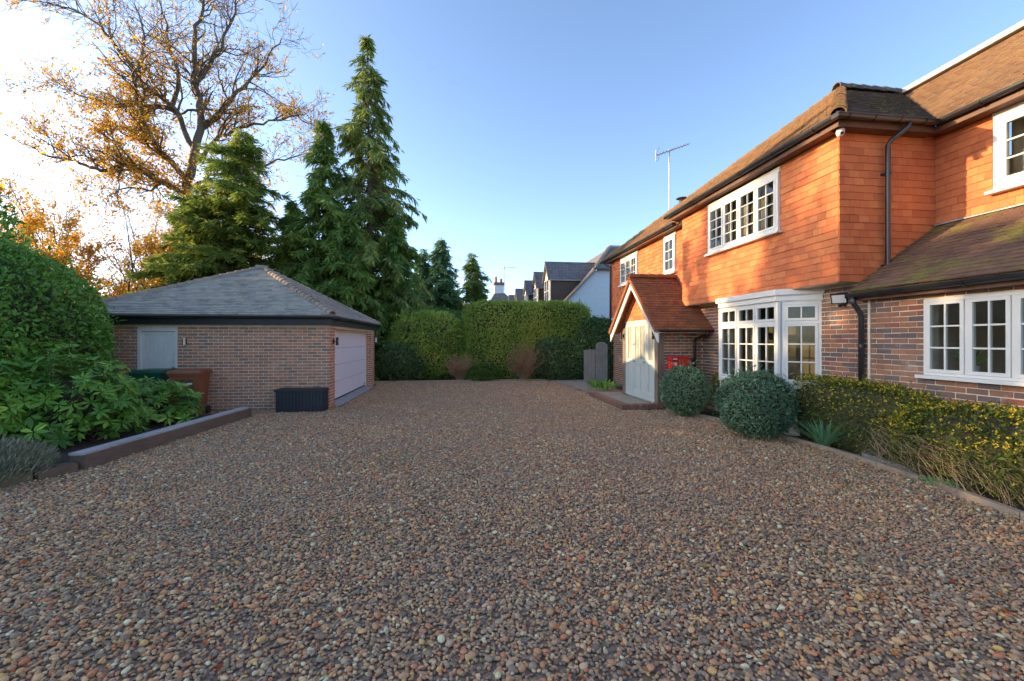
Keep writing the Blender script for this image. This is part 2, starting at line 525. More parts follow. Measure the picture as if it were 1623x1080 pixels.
class MB:
    def __init__(s):
        s.v, s.f, s.t, s.n = [], [], [], 0

    def add(s, V, F, t=0.5):
        V = np.asarray(V, float).reshape(-1, 3)
        s.v.append(V)
        s.f += [tuple(i + s.n for i in f) for f in F]
        s.t.append(np.full(len(V), t))
        s.n += len(V)
        return s

    def obox(s, c, ax, ay, az, t=0.5):
        """box with centre c and full-length axis vectors"""
        B = np.stack([np.asarray(ax, float), np.asarray(ay, float), np.asarray(az, float)])
        if np.linalg.det(B) < 0:
            B[0] = -B[0]
        return s.add(np.asarray(c, float) + BOXV @ B, BOXF, t)

    def box(s, lo, hi, t=0.5):
        lo, hi = A(*lo), A(*hi)
        d = hi - lo
        return s.obox((lo + hi) / 2, A(d[0], 0, 0), A(0, d[1], 0), A(0, 0, d[2]), t)

    def bar(s, p, q, w, h, up=UP, t=0.5):
        p, q = A(*p), A(*q)
        d = q - p
        dn = nrm(d)
        sd_ = nrm(np.cross(dn, up))
        u = np.cross(sd_, dn)
        return s.obox((p + q) / 2, d, sd_ * w, u * h, t)

    def tube(s, P, r, k=8, cap=True, t=0.5):
        P = np.asarray(P, float)
        n = len(P)
        r = np.broadcast_to(np.asarray(r, float), (n,))
        T = nrm(np.gradient(P, axis=0))
        ref = A(0.31, 0.17, 0.93) if abs(T[0] @ A(0.31, 0.17, 0.93)) < 0.9 else A(1, 0, 0)
        a = nrm(np.cross(T, ref))
        b = np.cross(T, a)
        th = np.arange(k) * 2 * math.pi / k
        V = P[:, None, :] + r[:, None, None] * (np.cos(th)[None, :, None] * a[:, None, :] + np.sin(th)[None, :, None] * b[:, None, :])
        F = [(i * k + j, i * k + (j + 1) % k, (i + 1) * k + (j + 1) % k, (i + 1) * k + j) for i in range(n - 1) for j in range(k)]
        if cap:
            F.append(tuple(range(k))[::-1])
            F.append(tuple((n - 1) * k + j for j in range(k)))
        return s.add(V.reshape(-1, 3), F, t)

    def poly(s, pts, thick, normal):
        pts = np.asarray(pts, float)
        n = len(pts)
        nn = nrm(A(*normal)) * thick
        V = np.vstack([pts, pts - nn])
        F = [tuple(range(n)), tuple(range(2 * n - 1, n - 1, -1))] + [(i, n + i, n + (i + 1) % n, (i + 1) % n) for i in range(n)]
        return s.add(V, F)

    def build(s, name, m, parent=None, **k):
        return mk(name, np.vstack(s.v), s.f, m, parent, np.concatenate(s.t), **k)


# camera model, used only to rank pieces by how large they show
_c, _s = math.cos(YAW), math.sin(YAW)


def score(p, n):
    x, y, z = p
    d = y * _c + x * _s
    if d < 0.3:
        return -1
    u = (x * _c - y * _s) / d
    v = (z - CAM_H) / d
    if abs(u) > 1.2 or abs(v) > 0.81:
        return -1
    to = A(-x, -y, CAM_H - z)
    f = (to @ n) / np.linalg.norm(to)
    if f < 0.03:
        return -1
    return 1.0 / d


class Pieces:
    """many alike small pieces of one thing: the 300 that show largest become parts, the rest one part"""

    def __init__(s, name, dims, mats, massname, jit=0.0018):
        s.name, s.dims, s.mats, s.massname = name, dims, mats, massname
        s.items = []
        s.jit = jit

    def add(s, c, ux, uy, uz, sx, t, mk_, rank=1.0):
        s.items.append((np.asarray(c, float), nrm(np.asarray(ux, float)), nrm(np.asarray(uy, float)), nrm(np.asarray(uz, float)), sx, t, mk_, rank))

    def flush(s, root, limit=300):
        sc = [score(i[0], i[2]) * i[7] for i in s.items]
        order = np.argsort(-np.asarray(sc))
        chosen = set(int(i) for i in order[:limit] if sc[int(i)] > 0)
        b = BASE[root.name]
        meshes = {}
        mass = {}
        D = s.dims
        for i, (c, ux, uy, uz, sx, t, mk_, _) in enumerate(s.items):
            if np.linalg.det(np.stack([ux, uy, uz])) < 0:
                ux = -ux
            if i in chosen:
                q = int(t * 15.99)
                key = (mk_, q)
                if key not in meshes:
                    me = bpy.data.meshes.new(s.name)
                    jit = R.normal(0, s.jit, (8, 3))
                    V = BOXV * A(D[0], D[1], D[2]) + jit
                    me.from_pydata([tuple(v) for v in V], [], BOXF)
                    at = me.attributes.new('tint', 'FLOAT', 'POINT')
                    at.data.foreach_set('value', np.full(8, (q + 0.5) / 16, np.float32))
                    me.materials.append(M[mk_])
                    meshes[key] = me
                o = bpy.data.objects.new(s.name, meshes[key])
                COL.objects.link(o)
                o.parent = root
                rot = Matrix(((ux[0], uy[0], uz[0]), (ux[1], uy[1], uz[1]), (ux[2], uy[2], uz[2])))
                o.matrix_local = Matrix.Translation(Vector(c - b)) @ rot.to_4x4() @ Matrix.Diagonal((sx, 1, 1, 1))
            else:
                mass.setdefault(mk_, MB()).obox(c, ux * D[0] * sx, uy * D[1], uz * D[2], t)
        # one joined part (several materials are slots of the one mesh)
        if mass:
            V, F, T, MI, n = [], [], [], [], 0
            keys = list(mass)
            for ki, k in enumerate(keys):
                mb = mass[k]
                V += mb.v
                T += mb.t
                F += [tuple(j + n for j in f) for f in mb.f]
                MI += [ki] * len(mb.f)
                n += mb.n
            V = np.vstack(V)
            V = V + R.normal(0, s.jit * 0.7, V.shape)
            o = mk(s.massname, V, np.array(F), M[keys[0]], root, np.concatenate(T), kind='stuff')
            for k in keys[1:]:
                o.data.materials.append(M[k])
            o.data.polygons.foreach_set('material_index', np.array(MI, np.int32))


class Fr:
    """wall frame: O origin, U along, N outward, Z up"""

    def __init__(s, O, U, N, Z=UP):
        s.O, s.U, s.N, s.Z = A(*O), nrm(A(*U)), nrm(A(*N)), nrm(A(*Z))

    def p(s, u, n, z):
        return s.O + s.U * u + s.N * n + s.Z * z

    def box(s, mb, u0, u1, n0, n1, z0, z1, t=0.5):
        mb.obox(s.p((u0 + u1) / 2, (n0 + n1) / 2, (z0 + z1) / 2), s.U * (u1 - u0), s.N * (n1 - n0), s.Z * (z1 - z0), t)


def wall_panel(mb, fr, L, H, holes, thick=0.2, n0=0.0):
    us = sorted({0.0, L} | {h[0] for h in holes} | {h[2] for h in holes})
    for a, b in zip(us[:-1], us[1:]):
        if b - a < 1e-4:
            continue
        zs = [(0.0, H)]
        for h in holes:
            if h[0] <= a + 1e-6 and h[2] >= b - 1e-6:
                nz = []
                for z0, z1 in zs:
                    if h[1] > z0:
                        nz.append((z0, min(z1, h[1])))
                    if h[3] < z1:
                        nz.append((max(z0, h[3]), z1))
                zs = nz
        for z0, z1 in zs:
            if z1 - z0 > 1e-3:
                fr.box(mb, a, b, n0 - thick, n0, z0, z1)


def lay_bricks(pc, fr, L, H, holes, m, start=0.0, rank=1.0, half=0.0):
    c, mo = 0.075, 0.010
    rows = int(H / c)
    for j in range(rows):
        z0 = j * c + mo
        z1 = z0 + 0.065
        if z1 > H:
            break
        off = (0.1125 if j % 2 else 0.0) + half
        u = -off
        while u < L:
            a, b = max(0, u), min(L, u + 0.215)
            segs = [(a, b)]
            for h in holes:
                if z1 > h[1] and z0 < h[3]:
                    ns = []
                    for x, y in segs:
                        if h[0] > x:
                            ns.append((x, min(y, h[0])))
                        if h[2] < y:
                            ns.append((max(x, h[2]), y))
                    segs = ns
            for x, y in segs:
                if y - x > 0.035:
                    t = float(R.beta(1.1, 1.2))
                    pc.add(fr.p((x + y) / 2, -0.013 + R.uniform(-0.0015, 0.0025), (z0 + z1) / 2), fr.U, fr.N, fr.Z, (y - x) / 0.215, t, m, rank)
            u += 0.225


def inpoly(u, v, poly):
    ins = False
    j = len(poly) - 1
    for i in range(len(poly)):
        (xi, yi), (xj, yj) = poly[i], poly[j]
        if (yi > v) != (yj > v) and u < (xj - xi) * (v - yi) / (yj - yi) + xi:
            ins = not ins
        j = i
    return ins


def lay_tiles(pc, O, U, Sl, N, poly, gauge, w, m, tilt=0.09, rank=1.0, lift=0.012, jig=0.010, gj=0.005, gap=0.003):
    """courses of tiles on a plane: U along the course, Sl up the slope, N outward. poly in (u, s)"""
    O, U, Sl, N = A(*O), nrm(A(*U)), nrm(A(*Sl)), nrm(A(*N))
    us = [p[0] for p in poly]
    ss = [p[1] for p in poly]
    s0, s1 = min(ss), max(ss)
    rows = int(math.ceil((s1 - s0) / gauge))
    for j in range(rows):
        sc = s0 + (j + 0.5) * gauge
        if sc > s1 - 0.01:
            sc = s1 - 0.01
        # span of the polygon at this height
        xs = []
        for (ua, sa), (ub, sb) in zip(poly, poly[1:] + poly[:1]):
            if (sa > sc) != (sb > sc):
                xs.append(ua + (ub - ua) * (sc - sa) / (sb - sa))
        xs.sort()
        for a, b in zip(xs[0::2], xs[1::2]):
            off = (w / 2 if j % 2 else 0)
            k0 = math.floor((a - off) / w)
            u = k0 * w + off
            rowlift = R.normal(0, 0.0015)
            while u < b:
                x, y = max(a, u), min(b, u + w)
                if y - x > 0.03:
                    al = tilt + R.normal(0, jig)
                    S2 = Sl * math.cos(al) - N * math.sin(al)
                    N2 = N * math.cos(al) + Sl * math.sin(al)
                    g = R.normal(0, gj)
                    U2 = nrm(U + S2 * g)
                    c = O + U * ((x + y) / 2) + Sl * (sc + 0.012 + R.normal(0, 0.0012)) + N * (lift + rowlift)
                    pc.add(c, U2, N2, S2, (y - x - gap) / w, float(R.uniform()), m, rank)
                u += w


def half_round(mb, P0, P1, r, up, k=7, thick=0.02, t=0.5):
    """a half-round ridge / hip tile from P0 to P1"""
    P0, P1 = A(*P0), A(*P1)
    d = nrm(P1 - P0)
    sd_ = nrm(np.cross(d, up))
    u = np.cross(sd_, d)
    th = np.linspace(-0.15, math.pi + 0.15, k)
    ring = np.cos(th)[:, None] * sd_ + np.sin(th)[:, None] * u
    V = []
    for P, rr in ((P0, r * 1.10), (P1, r * 0.95)):
        V.append(P + ring * rr)
        V.append(P + ring * (rr - thick))
    V = np.vstack(V)
    F = []
    for i in range(k - 1):
        F.append((i, i + 1, 2 * k + i + 1, 2 * k + i))
        F.append((k + i + 1, k + i, 3 * k + i, 3 * k + i + 1))
        F.append((i + 1, i, k + i, k + i + 1))
        F.append((2 * k + i, 2 * k + i + 1, 3 * k + i + 1, 3 * k + i))
    mb.add(V, F, t)


def ridge_run(root, name, P0, P1, m, step=0.3, r=0.11, up=UP, lift=0.03):
    P0, P1 = A(*P0), A(*P1)
    L = np.linalg.norm(P1 - P0)
    n = max(1, int(round(L / step)))
    d = (P1 - P0) / n
    for i in range(n):
        mb = MB()
        a = P0 + d * i + up * lift + R.normal(0, 0.004, 3)
        b = P0 + d * (i + 1.12) + up * (lift - 0.012)
        half_round(mb, a, b, r, up, t=float(R.uniform()))
        mb.build(name, m, root)


def gutter(root, P0, P1, out, r=0.06, m=None, nbr=6, ends=True):
    P0, P1 = A(*P0), A(*P1)
    m = m or M['blackpl']
    d = nrm(P1 - P0)
    o = nrm(A(*out))
    k = 9
    th = np.linspace(0, math.pi, k)
    ring = -np.cos(th)[:, None] * o * -1 + -np.sin(th)[:, None] * UP
    V = np.vstack([P0 + ring * r, P0 + ring * (r - 0.005), P1 + ring * r, P1 + ring * (r - 0.005)])
    F = []
    for i in range(k - 1):
        F += [(i, i + 1, 2 * k + i + 1, 2 * k + i), (k + i + 1, k + i, 3 * k + i, 3 * k + i + 1)]
    F += [(0, 2 * k, 3 * k, k), (k - 1, 2 * k - 1, 4 * k - 1, 3 * k - 1)]
    mb = MB().add(V, F)
    # rolled front lip
    mb.tube([P0 + o * r, P1 + o * r], 0.007, 6)
    if ends:
        for P in (P0, P1):
            mb.obox(P - UP * r * 0.45, d * 0.012, o * r * 2.06, UP * r * 1.05)
    g = mb.build('gutter', m, root)
    L = np.linalg.norm(P1 - P0)
    for i in range(nbr):
        c = P0 + d * (L * (i + 0.5) / nbr)
        b = MB()
        ring2 = ring * (r + 0.007)
        for i2 in range(k - 1):
            q = c + (ring2[i2] + ring2[i2 + 1]) / 2
            e = ring2[i2 + 1] - ring2[i2]
            b.obox(q, d * 0.035, e * 1.05, np.cross(nrm(e), d) * 0.008)
        b.build('bracket', m, g)
    return g


def downpipe(root, pts, r=0.034, m=None, clips=(), square=False):
    m = m or M['blackpl']
    mb = MB()
    mb.tube(pts, r, 10)
    o = mb.build('downpipe', m, root, smooth=True)
    for (x, y, z, nx, ny) in clips:
        c = MB()
        c.tube([(x, y, z - 0.02), (x, y, z + 0.02)], r + 0.008, 10)
        c.obox(A(x, y, z) - A(nx, ny, 0) * (r + 0.02), A(nx, ny, 0) * 0.05, A(-ny, nx, 0) * 0.12, UP * 0.03)
        c.build('pipe_clip', m, o)
    return o


def casement(root, win, fr, u0, u1, z0, z1, nx, ny, n=0.0, fw=0.042, m='white', glass='glass', bar=0.02):
    """one casement of a window, with its bars and panes as sub-parts"""
    mb = MB()
    d0, d1 = n - 0.035, n + 0.018
    fr.box(mb, u0, u0 + fw, d0, d1, z0, z1)
    fr.box(mb, u1 - fw, u1, d0, d1, z0, z1)
    fr.box(mb, u0 + fw, u1 - fw, d0, d1, z0, z0 + fw)
    fr.box(mb, u0 + fw, u1 - fw, d0, d1, z1 - fw, z1)
    mb.build('casement', M[m], win)
    iu0, iu1, iz0, iz1 = u0 + fw, u1 - fw, z0 + fw, z1 - fw
    for i in range(1, nx):
        c = iu0 + (iu1 - iu0) * i / nx
        mb = MB()
        fr.box(mb, c - bar / 2, c + bar / 2, n - 0.028, n + 0.010, iz0, iz1)
        mb.build('glazing_bar', M[m], win)
    for j in range(1, ny):
        c = iz0 + (iz1 - iz0) * j / ny
        mb = MB()
        fr.box(mb, iu0, iu1, n - 0.026, n + 0.008, c - bar / 2, c + bar / 2)
        mb.build('glazing_bar', M[m], win)
    for i in range(nx):
        for j in range(ny):
            a, b = iu0 + (iu1 - iu0) * i / nx, iu0 + (iu1 - iu0) * (i + 1) / nx
            c, d = iz0 + (iz1 - iz0) * j / ny, iz0 + (iz1 - iz0) * (j + 1) / ny
            mb = MB()
            tlt = R.normal(0, 0.0025, 2)
            ctr = fr.p((a + b) / 2, n - 0.010, (c + d) / 2)
            U2 = fr.U + fr.N * tlt[0]
            Z2 = fr.Z + fr.N * tlt[1]
            mb.obox(ctr, U2 * (b - a), nrm(np.cross(U2, Z2)) * 0.004, Z2 * (d - c))
            mb.build('pane', M[glass], win)


def window(root, fr, u0, u1, z0, z1, cols, ny, nx=2, m='white', reveal=0.06, sill=True, outer=0.05, transom=None, sillm=None, setback=-0.01):
    mb = MB()
    a, b = setback - 0.09, setback
    fr.box(mb, u0, u0 + outer, a, b + 0.012, z0, z1)
    fr.box(mb, u1 - outer, u1, a, b + 0.012, z0, z1)
    fr.box(mb, u0 + outer, u1 - outer, a, b + 0.012, z1 - outer, z1)
    fr.box(mb, u0 + outer, u1 - outer, a, b + 0.012, z0, z0 + outer)
    w = (u1 - u0 - 2 * outer) / cols
    mu = 0.02
    for i in range(1, cols):
        c = u0 + outer + w * i
        fr.box(mb, c - mu, c + mu, a + 0.002, b + 0.004, z0 + outer, z1 - outer)
    if transom:
        fr.box(mb, u0 + outer, u1 - outer, a + 0.004, b + 0.008, transom - 0.025, transom + 0.025)
    win = mb.build('window', M[m], root)
    if sill:
        mb = MB()
        fr.box(mb, u0 - 0.06, u1 + 0.06, a, b + 0.075, z0 - 0.045, z0 - 0.002)
        mb.build('sill', M[sillm or m], win)
    for i in range(cols):
        ca = u0 + outer + w * i + (mu if i else 0) + 0.003
        cb = u0 + outer + w * (i + 1) - (mu if i < cols - 1 else 0) - 0.003
        if transom:
            casement(root, win, fr, ca, cb, z0 + outer + 0.003, transom - 0.028, nx, ny, setback, m=m)
            casement(root, win, fr, ca, cb, transom + 0.028, z1 - outer - 0.003, nx, 1, setback, m=m)
        else:
            casement(root, win, fr, ca, cb, z0 + outer + 0.003, z1 - outer - 0.003, nx, ny, setback, m=m)
    return win


# ------------------------------------------------------------------ foliage helpers
def leaf_quads(P, D, Nn, L, Wd, fold=0.15):
    """rhombic leaves; returns verts (n*4,3) and faces"""
    n = len(P)
    D = nrm(D)
    sd_ = nrm(np.cross(D, Nn))
    nn = np.cross(sd_, D)
    L = np.broadcast_to(L, (n,))[:, None]
    Wd = np.broadcast_to(Wd, (n,))[:, None]
    mid = P + D * L * 0.5
    V = np.stack([P, mid + sd_ * Wd / 2 + nn * Wd * fold, P + D * L, mid - sd_ * Wd / 2 + nn * Wd * fold], 1).reshape(-1, 3)
    F = np.arange(n * 4).reshape(n, 4)
    return V, F


def add_leaves(name, P, D, Nn, L, Wd, m, root, tints=None, kind='stuff', fold=0.15):
    V, F = leaf_quads(P, D, Nn, L, Wd, fold)
    if tints is None:
        tints = R.uniform(0, 1, len(P))
    return mk(name, V, F, m, root, np.repeat(tints, 4), kind=kind)


def rdir(n):
    return nrm(R.normal(size=(n, 3)))


def lumps(P, seed, f=1.0):
    r = np.random.default_rng(seed)
    o = np.zeros(len(P))
    for i in range(7):
        k = r.normal(size=3) * f * (1 + i * 0.7)
        o += np.sin(P @ k + r.uniform(0, 6.28)) / (1 + i * 0.6)
    return o / 3.2


def blob_points(n, rad, p, seed, lump=0.08, lf=1.0, zmin=0.0, depth=0.14, dpow=2.0):
    """points near the surface of a lumpy superellipsoid standing on z=0 (centre height = zc)"""
    d = rdir(n)
    q = (np.abs(d) ** p).sum(1) ** (-1.0 / p)
    S_ = d * q[:, None]
    k = 1 + lump * lumps(d * 2.2, seed, lf)
    dep = 1 - depth * R.uniform(0, 1, n) ** dpow
    st = R.uniform(0, 1, n) < 0.05
    dep = np.where(st, 1 + R.uniform(0, 0.16 / max(rad), n), dep)
    P = S_ * (k * dep)[:, None] * A(*rad)
    N = nrm(np.sign(S_) * np.abs(S_) ** (p - 1) / A(*rad))
    return P, N


def hedge(name, label, cat, base, rad, zc, p, n, leafL, leafW, m, lump=0.08, lf=1.0, seed=1, group=None, upright=0.2, tvar=None, depth=0.14, rough=0.8, core=0.86, rotz=0.0):
    root = thing(name, base, label, cat, group)
    P, N = blob_points(n * 2, rad, p, seed, lump, lf, depth=depth)
    keep = P[:, 2] + zc > 0.03
    # area weighting: keep more where the blob is large
    P, N = P[keep][:n], N[keep][:n]
    D = nrm(N * 0.5 + rdir(len(P)) * rough + UP * upright)
    Nn = nrm(N + rdir(len(P)) * 0.5)
    lum = 0.48 + 0.42 * lumps(P, seed + 5, 1.6)
    t = np.clip(lum + R.normal(0, 0.22, len(P)), 0, 1) if tvar is None else np.clip(tvar(P) + R.normal(0, 0.2, len(P)), 0, 1)
    cs, sn = math.cos(rotz), math.sin(rotz)
    Rz = np.array([[cs, sn, 0], [-sn, cs, 0], [0, 0, 1]])
    W_ = (P @ Rz) + A(*base) + A(0, 0, zc)
    sc = R.lognormal(0, 0.3, len(P))
    add_leaves('foliage', W_ - D @ Rz * leafL * 0.3, D @ Rz, Nn @ Rz, leafL * sc, leafW * sc, M[m], root, t)
    # dense twigs inside
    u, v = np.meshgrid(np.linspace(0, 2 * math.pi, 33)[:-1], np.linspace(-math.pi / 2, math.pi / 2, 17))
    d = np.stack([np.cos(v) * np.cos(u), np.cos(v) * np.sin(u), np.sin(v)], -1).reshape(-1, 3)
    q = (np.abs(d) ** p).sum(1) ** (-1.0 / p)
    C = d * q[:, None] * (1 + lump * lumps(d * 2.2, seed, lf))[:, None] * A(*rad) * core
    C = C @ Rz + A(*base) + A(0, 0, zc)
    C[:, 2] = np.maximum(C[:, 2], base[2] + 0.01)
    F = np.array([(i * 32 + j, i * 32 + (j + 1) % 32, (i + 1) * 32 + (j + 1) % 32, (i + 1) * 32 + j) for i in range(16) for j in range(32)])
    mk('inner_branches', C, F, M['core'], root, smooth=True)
    return root


def tubes(polys, m, root, name, sides=5, kind=None):
    mb = MB()
    for P, r in polys:
        mb.tube(P, r, sides if r[0] > 0.02 else 3, cap=False)
    return mk(name, np.vstack(mb.v), np.array(mb.f), m, root, smooth=True, kind=kind)


def wander(p, d, L, n, wob, trop=0.0, sag=0.0):
    P = [p]
    st = L / n
    for i in range(n):
        d = d + R.normal(0, wob, 3) + UP * (trop - sag * i / n)
        d = d / np.linalg.norm(d)
        p = p + d * st
        P.append(p)
    return np.array(P), d


def branch_out(polys, tips, P, r0, r1, depth, cfg):
    """side branches along polyline P; recursion"""
    seg = np.linalg.norm(np.diff(P, axis=0), axis=1)
    L = seg.sum()
    cum = np.concatenate([[0], np.cumsum(seg)])
    n = max(2, int(L * cfg['dens'][depth]))
    for k in range(n):
        s = L * R.uniform(cfg['from'], 1.0)
        i = min(len(seg) - 1, int(np.searchsorted(cum, s)) - 1)
        i = max(i, 0)
        f = (s - cum[i]) / seg[i]
        p = P[i] + (P[i + 1] - P[i]) * f
        t = nrm(P[i + 1] - P[i])
        sd_ = nrm(np.cross(t, R.normal(size=3)))
        ang = R.uniform(*cfg['ang'])
        d = t * math.cos(ang) + sd_ * math.sin(ang)
        ln = cfg['len'][depth] * R.uniform(0.5, 1.2) * (1 - 0.35 * s / L)
        rr = (r0 + (r1 - r0) * s / L) * cfg['rr'] * R.uniform(0.7, 1.0)
        rr = max(rr, cfg['rmin'])
        ns = cfg['seg'][depth]
        Q, d2 = wander(p, d, ln, ns, cfg['wob'], cfg['trop'])
        polys.append((Q, np.linspace(rr, max(rr * 0.35, cfg['rmin'] * 0.7), ns + 1)))
        if depth + 1 < len(cfg['dens']):
            branch_out(polys, tips, Q, rr, rr * 0.35, depth + 1, cfg)
        else:
            tips.append(Q)


# ------------------------------------------------------------------ ground
def sheet(name, pts, z, m, kind='structure', thick=None):
    V = [(x, y, z) for x, y in pts]
    o = mk(name, V, [tuple(range(len(V)))], m, kind=kind)
    return o


g = sheet('ground', [(-300, -60), (300, -60), (300, 400), (-300, 400)], -0.03, M['ground'])
BED_EDGE = [(4.9, -2.0), (4.98, 0.5), (5.12, 2.2), (5.30, 3.43), (5.45, 4.2), (5.58, 5.1), (5.60, 6.1), (5.55, 7.3), (5.30, 8.9), (5.06, 9.93)]
SLEEP_EDGE = [(-4.70, 10.1), (-4.98, 6.32), (-5.3, 5.5), (-6.2, 3.6), (-7.6, 0.5), (-8.4, -2.0)]
GRAVEL = BED_EDGE + [(3.95, 9.98), (3.95, 12.75), (4.15, 13.0), (3.8, 17.6), (1.5, 17.75), (-3.4, 17.6), (-3.1, 16.8), (-3.12, 11.0), (-8.2, 11.0), (-8.2, 10.35)] + SLEEP_EDGE
sheet('driveway', GRAVEL, 0.0, M['gravelbase'])
sheet('unseen_driveway', [(-16, -22), (16, -22), (14, -2.02), (-12, -2.02)], 0.0, M['gravelbase'])  # unseen gravel behind the camera, added to bounce light onto the walls
sheet('flower_bed', BED_EDGE + [(6.05, 9.93), (6.05, -2.0)], 0.035, M['soil'])
sheet('shrub_bed', [(-4.80, 10.1), (-5.08, 6.32), (-5.4, 5.5), (-6.3, 3.6), (-7.7, 0.5), (-8.5, -2.0), (-14, -2), (-14, 10.3)], 0.10, M['soil'])
sheet('back_bed', [(3.8, 17.75), (1.5, 17.9), (-3.6, 17.75), (-8, 19), (-8, 26), (8, 26), (8, 17.75)], 0.02, M['soil'])


def gravel():
    o = sheet('gravel', GRAVEL, 0.004, M['pebble'], kind='stuff')
    # triangulate and split so that density can follow position
    import bmesh
    bm = bmesh.new()
    bm.from_mesh(o.data)
    bmesh.ops.triangulate(bm, faces=bm.faces[:])
    bm.to_mesh(o.data)
    bm.free()
    ng = bpy.data.node_groups.new('pebbles', 'GeometryNodeTree')
    ng.interface.new_socket('Geometry', in_out='INPUT', socket_type='NodeSocketGeometry')
    ng.interface.new_socket('Geometry', in_out='OUTPUT', socket_type='NodeSocketGeometry')
    N, L = ng.nodes, ng.links
    gi, go = N.new('NodeGroupInput'), N.new('NodeGroupOutput')

    def layer(dens, dmin, lo, hi, zoff, seed):
        dp = N.new('GeometryNodeDistributePointsOnFaces')
        dp.distribute_method = 'POISSON'
        dp.inputs['Distance Min'].default_value = dmin
        dp.inputs['Density Max'].default_value = dens
        dp.inputs['Seed'].default_value = seed
        L.new(gi.outputs[0], dp.inputs['Mesh'])
        nz = N.new('ShaderNodeTexNoise')
        nz.inputs['Scale'].default_value = 0.55
        nz.inputs['Detail'].default_value = 5
        mr = N.new('ShaderNodeMapRange')
        mr.inputs[1].default_value, mr.inputs[2].default_value = 0.36, 0.5
        mr.inputs[3].default_value, mr.inputs[4].default_value = 0.78, 1.0
        L.new(nz.outputs[0], mr.inputs[0])
        L.new(mr.outputs[0], dp.inputs['Density Factor'])
        ic = N.new('GeometryNodeMeshIcoSphere')
        ic.inputs['Radius'].default_value = 0.5
        ic.inputs['Subdivisions'].default_value = 2
        sm = N.new('GeometryNodeSetShadeSmooth')
        L.new(ic.outputs[0], sm.inputs[0])
        mt = N.new('GeometryNodeSetMaterial')
        mt.inputs['Material'].default_value = M['pebble']
        L.new(sm.outputs[0], mt.inputs[0])
        ip = N.new('GeometryNodeInstanceOnPoints')
        L.new(dp.outputs['Points'], ip.inputs['Points'])
        L.new(mt.outputs[0], ip.inputs['Instance'])
        rr = N.new('FunctionNodeRandomValue')
        rr.data_type = 'FLOAT_VECTOR'
        rr.inputs[0].default_value = (-0.4, -0.4, 0)
        rr.inputs[1].default_value = (0.4, 0.4, 6.283)
        rr.inputs['Seed'].default_value = seed + 1
        L.new(rr.outputs[0], ip.inputs['Rotation'])
        rs = N.new('FunctionNodeRandomValue')
        rs.data_type = 'FLOAT_VECTOR'
        rs.inputs[0].default_value = (lo, lo * 0.75, lo * 0.5)
        rs.inputs[1].default_value = (hi, hi * 0.8, hi * 0.62)
        rs.inputs['Seed'].default_value = seed + 2
        L.new(rs.outputs[0], ip.inputs['Scale'])
        tr = N.new('GeometryNodeTranslateInstances')
        rz = N.new('FunctionNodeRandomValue')
        rz.data_type = 'FLOAT_VECTOR'
        rz.inputs[0].default_value = (0, 0, zoff)
        rz.inputs[1].default_value = (0, 0, zoff + 0.011)
        rz.inputs['Seed'].default_value = seed + 3
        L.new(ip.outputs[0], tr.inputs[0])
        tr.inputs['Local Space'].default_value = False
        L.new(rz.outputs[0], tr.inputs['Translation'])
        return tr.outputs[0]
    j = N.new('GeometryNodeJoinGeometry')
    for a in (layer(3300, 0.0135, 0.017, 0.037, 0.0, 3), layer(130, 0.03, 0.032, 0.058, 0.008, 20)):
        L.new(a, j.inputs[0])
    L.new(j.outputs[0], go.inputs[0])
    md = o.modifiers.new('pebbles', 'NODES')
    md.node_group = ng
    return o


gravel()

# fallen leaves over the gravel
nf = 200
P = np.stack([R.uniform(-4.3, 5.2, nf), 2.0 + 9.0 * R.uniform(0, 1, nf) ** 1.5, np.full(nf, 0.036)], 1)
more = np.stack([R.uniform(2.6, 5.1, 110), R.uniform(1.9, 5.2, 110), np.full(110, 0.036)], 1)
P = np.vstack([P, more])
P = P[np.abs(P[:, 0]) < 0.9 * P[:, 1] + 2.5]
D = rdir(len(P)) * A(1, 1, 0.25)
add_leaves('fallen_leaves', P, D, nrm(UP + rdir(len(P)) * 0.5), R.uniform(0.03, 0.065, len(P)), R.uniform(0.018, 0.035, len(P)), M['l_fall'], None)
P = np.stack([R.uniform(5.3, 6.0, 200), R.uniform(2.2, 9.7, 200), np.full(200, 0.05)], 1)
add_leaves('leaf_litter', P, rdir(200) * A(1, 1, 0.25), nrm(UP + rdir(200) * 0.5), R.uniform(0.03, 0.07, 200), R.uniform(0.02, 0.04, 200), M['l_fall'], None)

n = 1500
cx = np.array([[-2.2, 4.3], [-1.6, 3.6], [-2.6, 3.4], [-1.0, 3.9], [2.9, 3.0], [-3.4, 5.4], [4.6, 4.9], [-0.9, 6.2]])
q = cx[R.integers(0, len(cx), n)] + R.normal(0, 0.22, (n, 2))
P = np.stack([q[:, 0], q[:, 1], np.full(n, 0.018)], 1)
add_leaves('weeds', P, nrm(rdir(n) * A(1, 1, 0.3) + UP * 0.7), rdir(n), R.uniform(0.015, 0.035, n), 0.006, M['l_hedgeg'], None)

# ------------------------------------------------------------------ the brick house
HX = 6.10
house = thing('brick_house', (HX, 8.0, 0.0), 'large brick and orange tile-hung house with white windows on the right of the gravel drive', 'house')
bricks = Pieces('brick', (0.213, 0.034, 0.0635), M, 'brickwork')
wtiles = Pieces('wall_tile', (0.168, 0.018, 0.150), M, 'wall_tiling', 0.0012)
rtiles = Pieces('roof_tile', (0.165, 0.017, 0.155), M, 'roof_tiling')

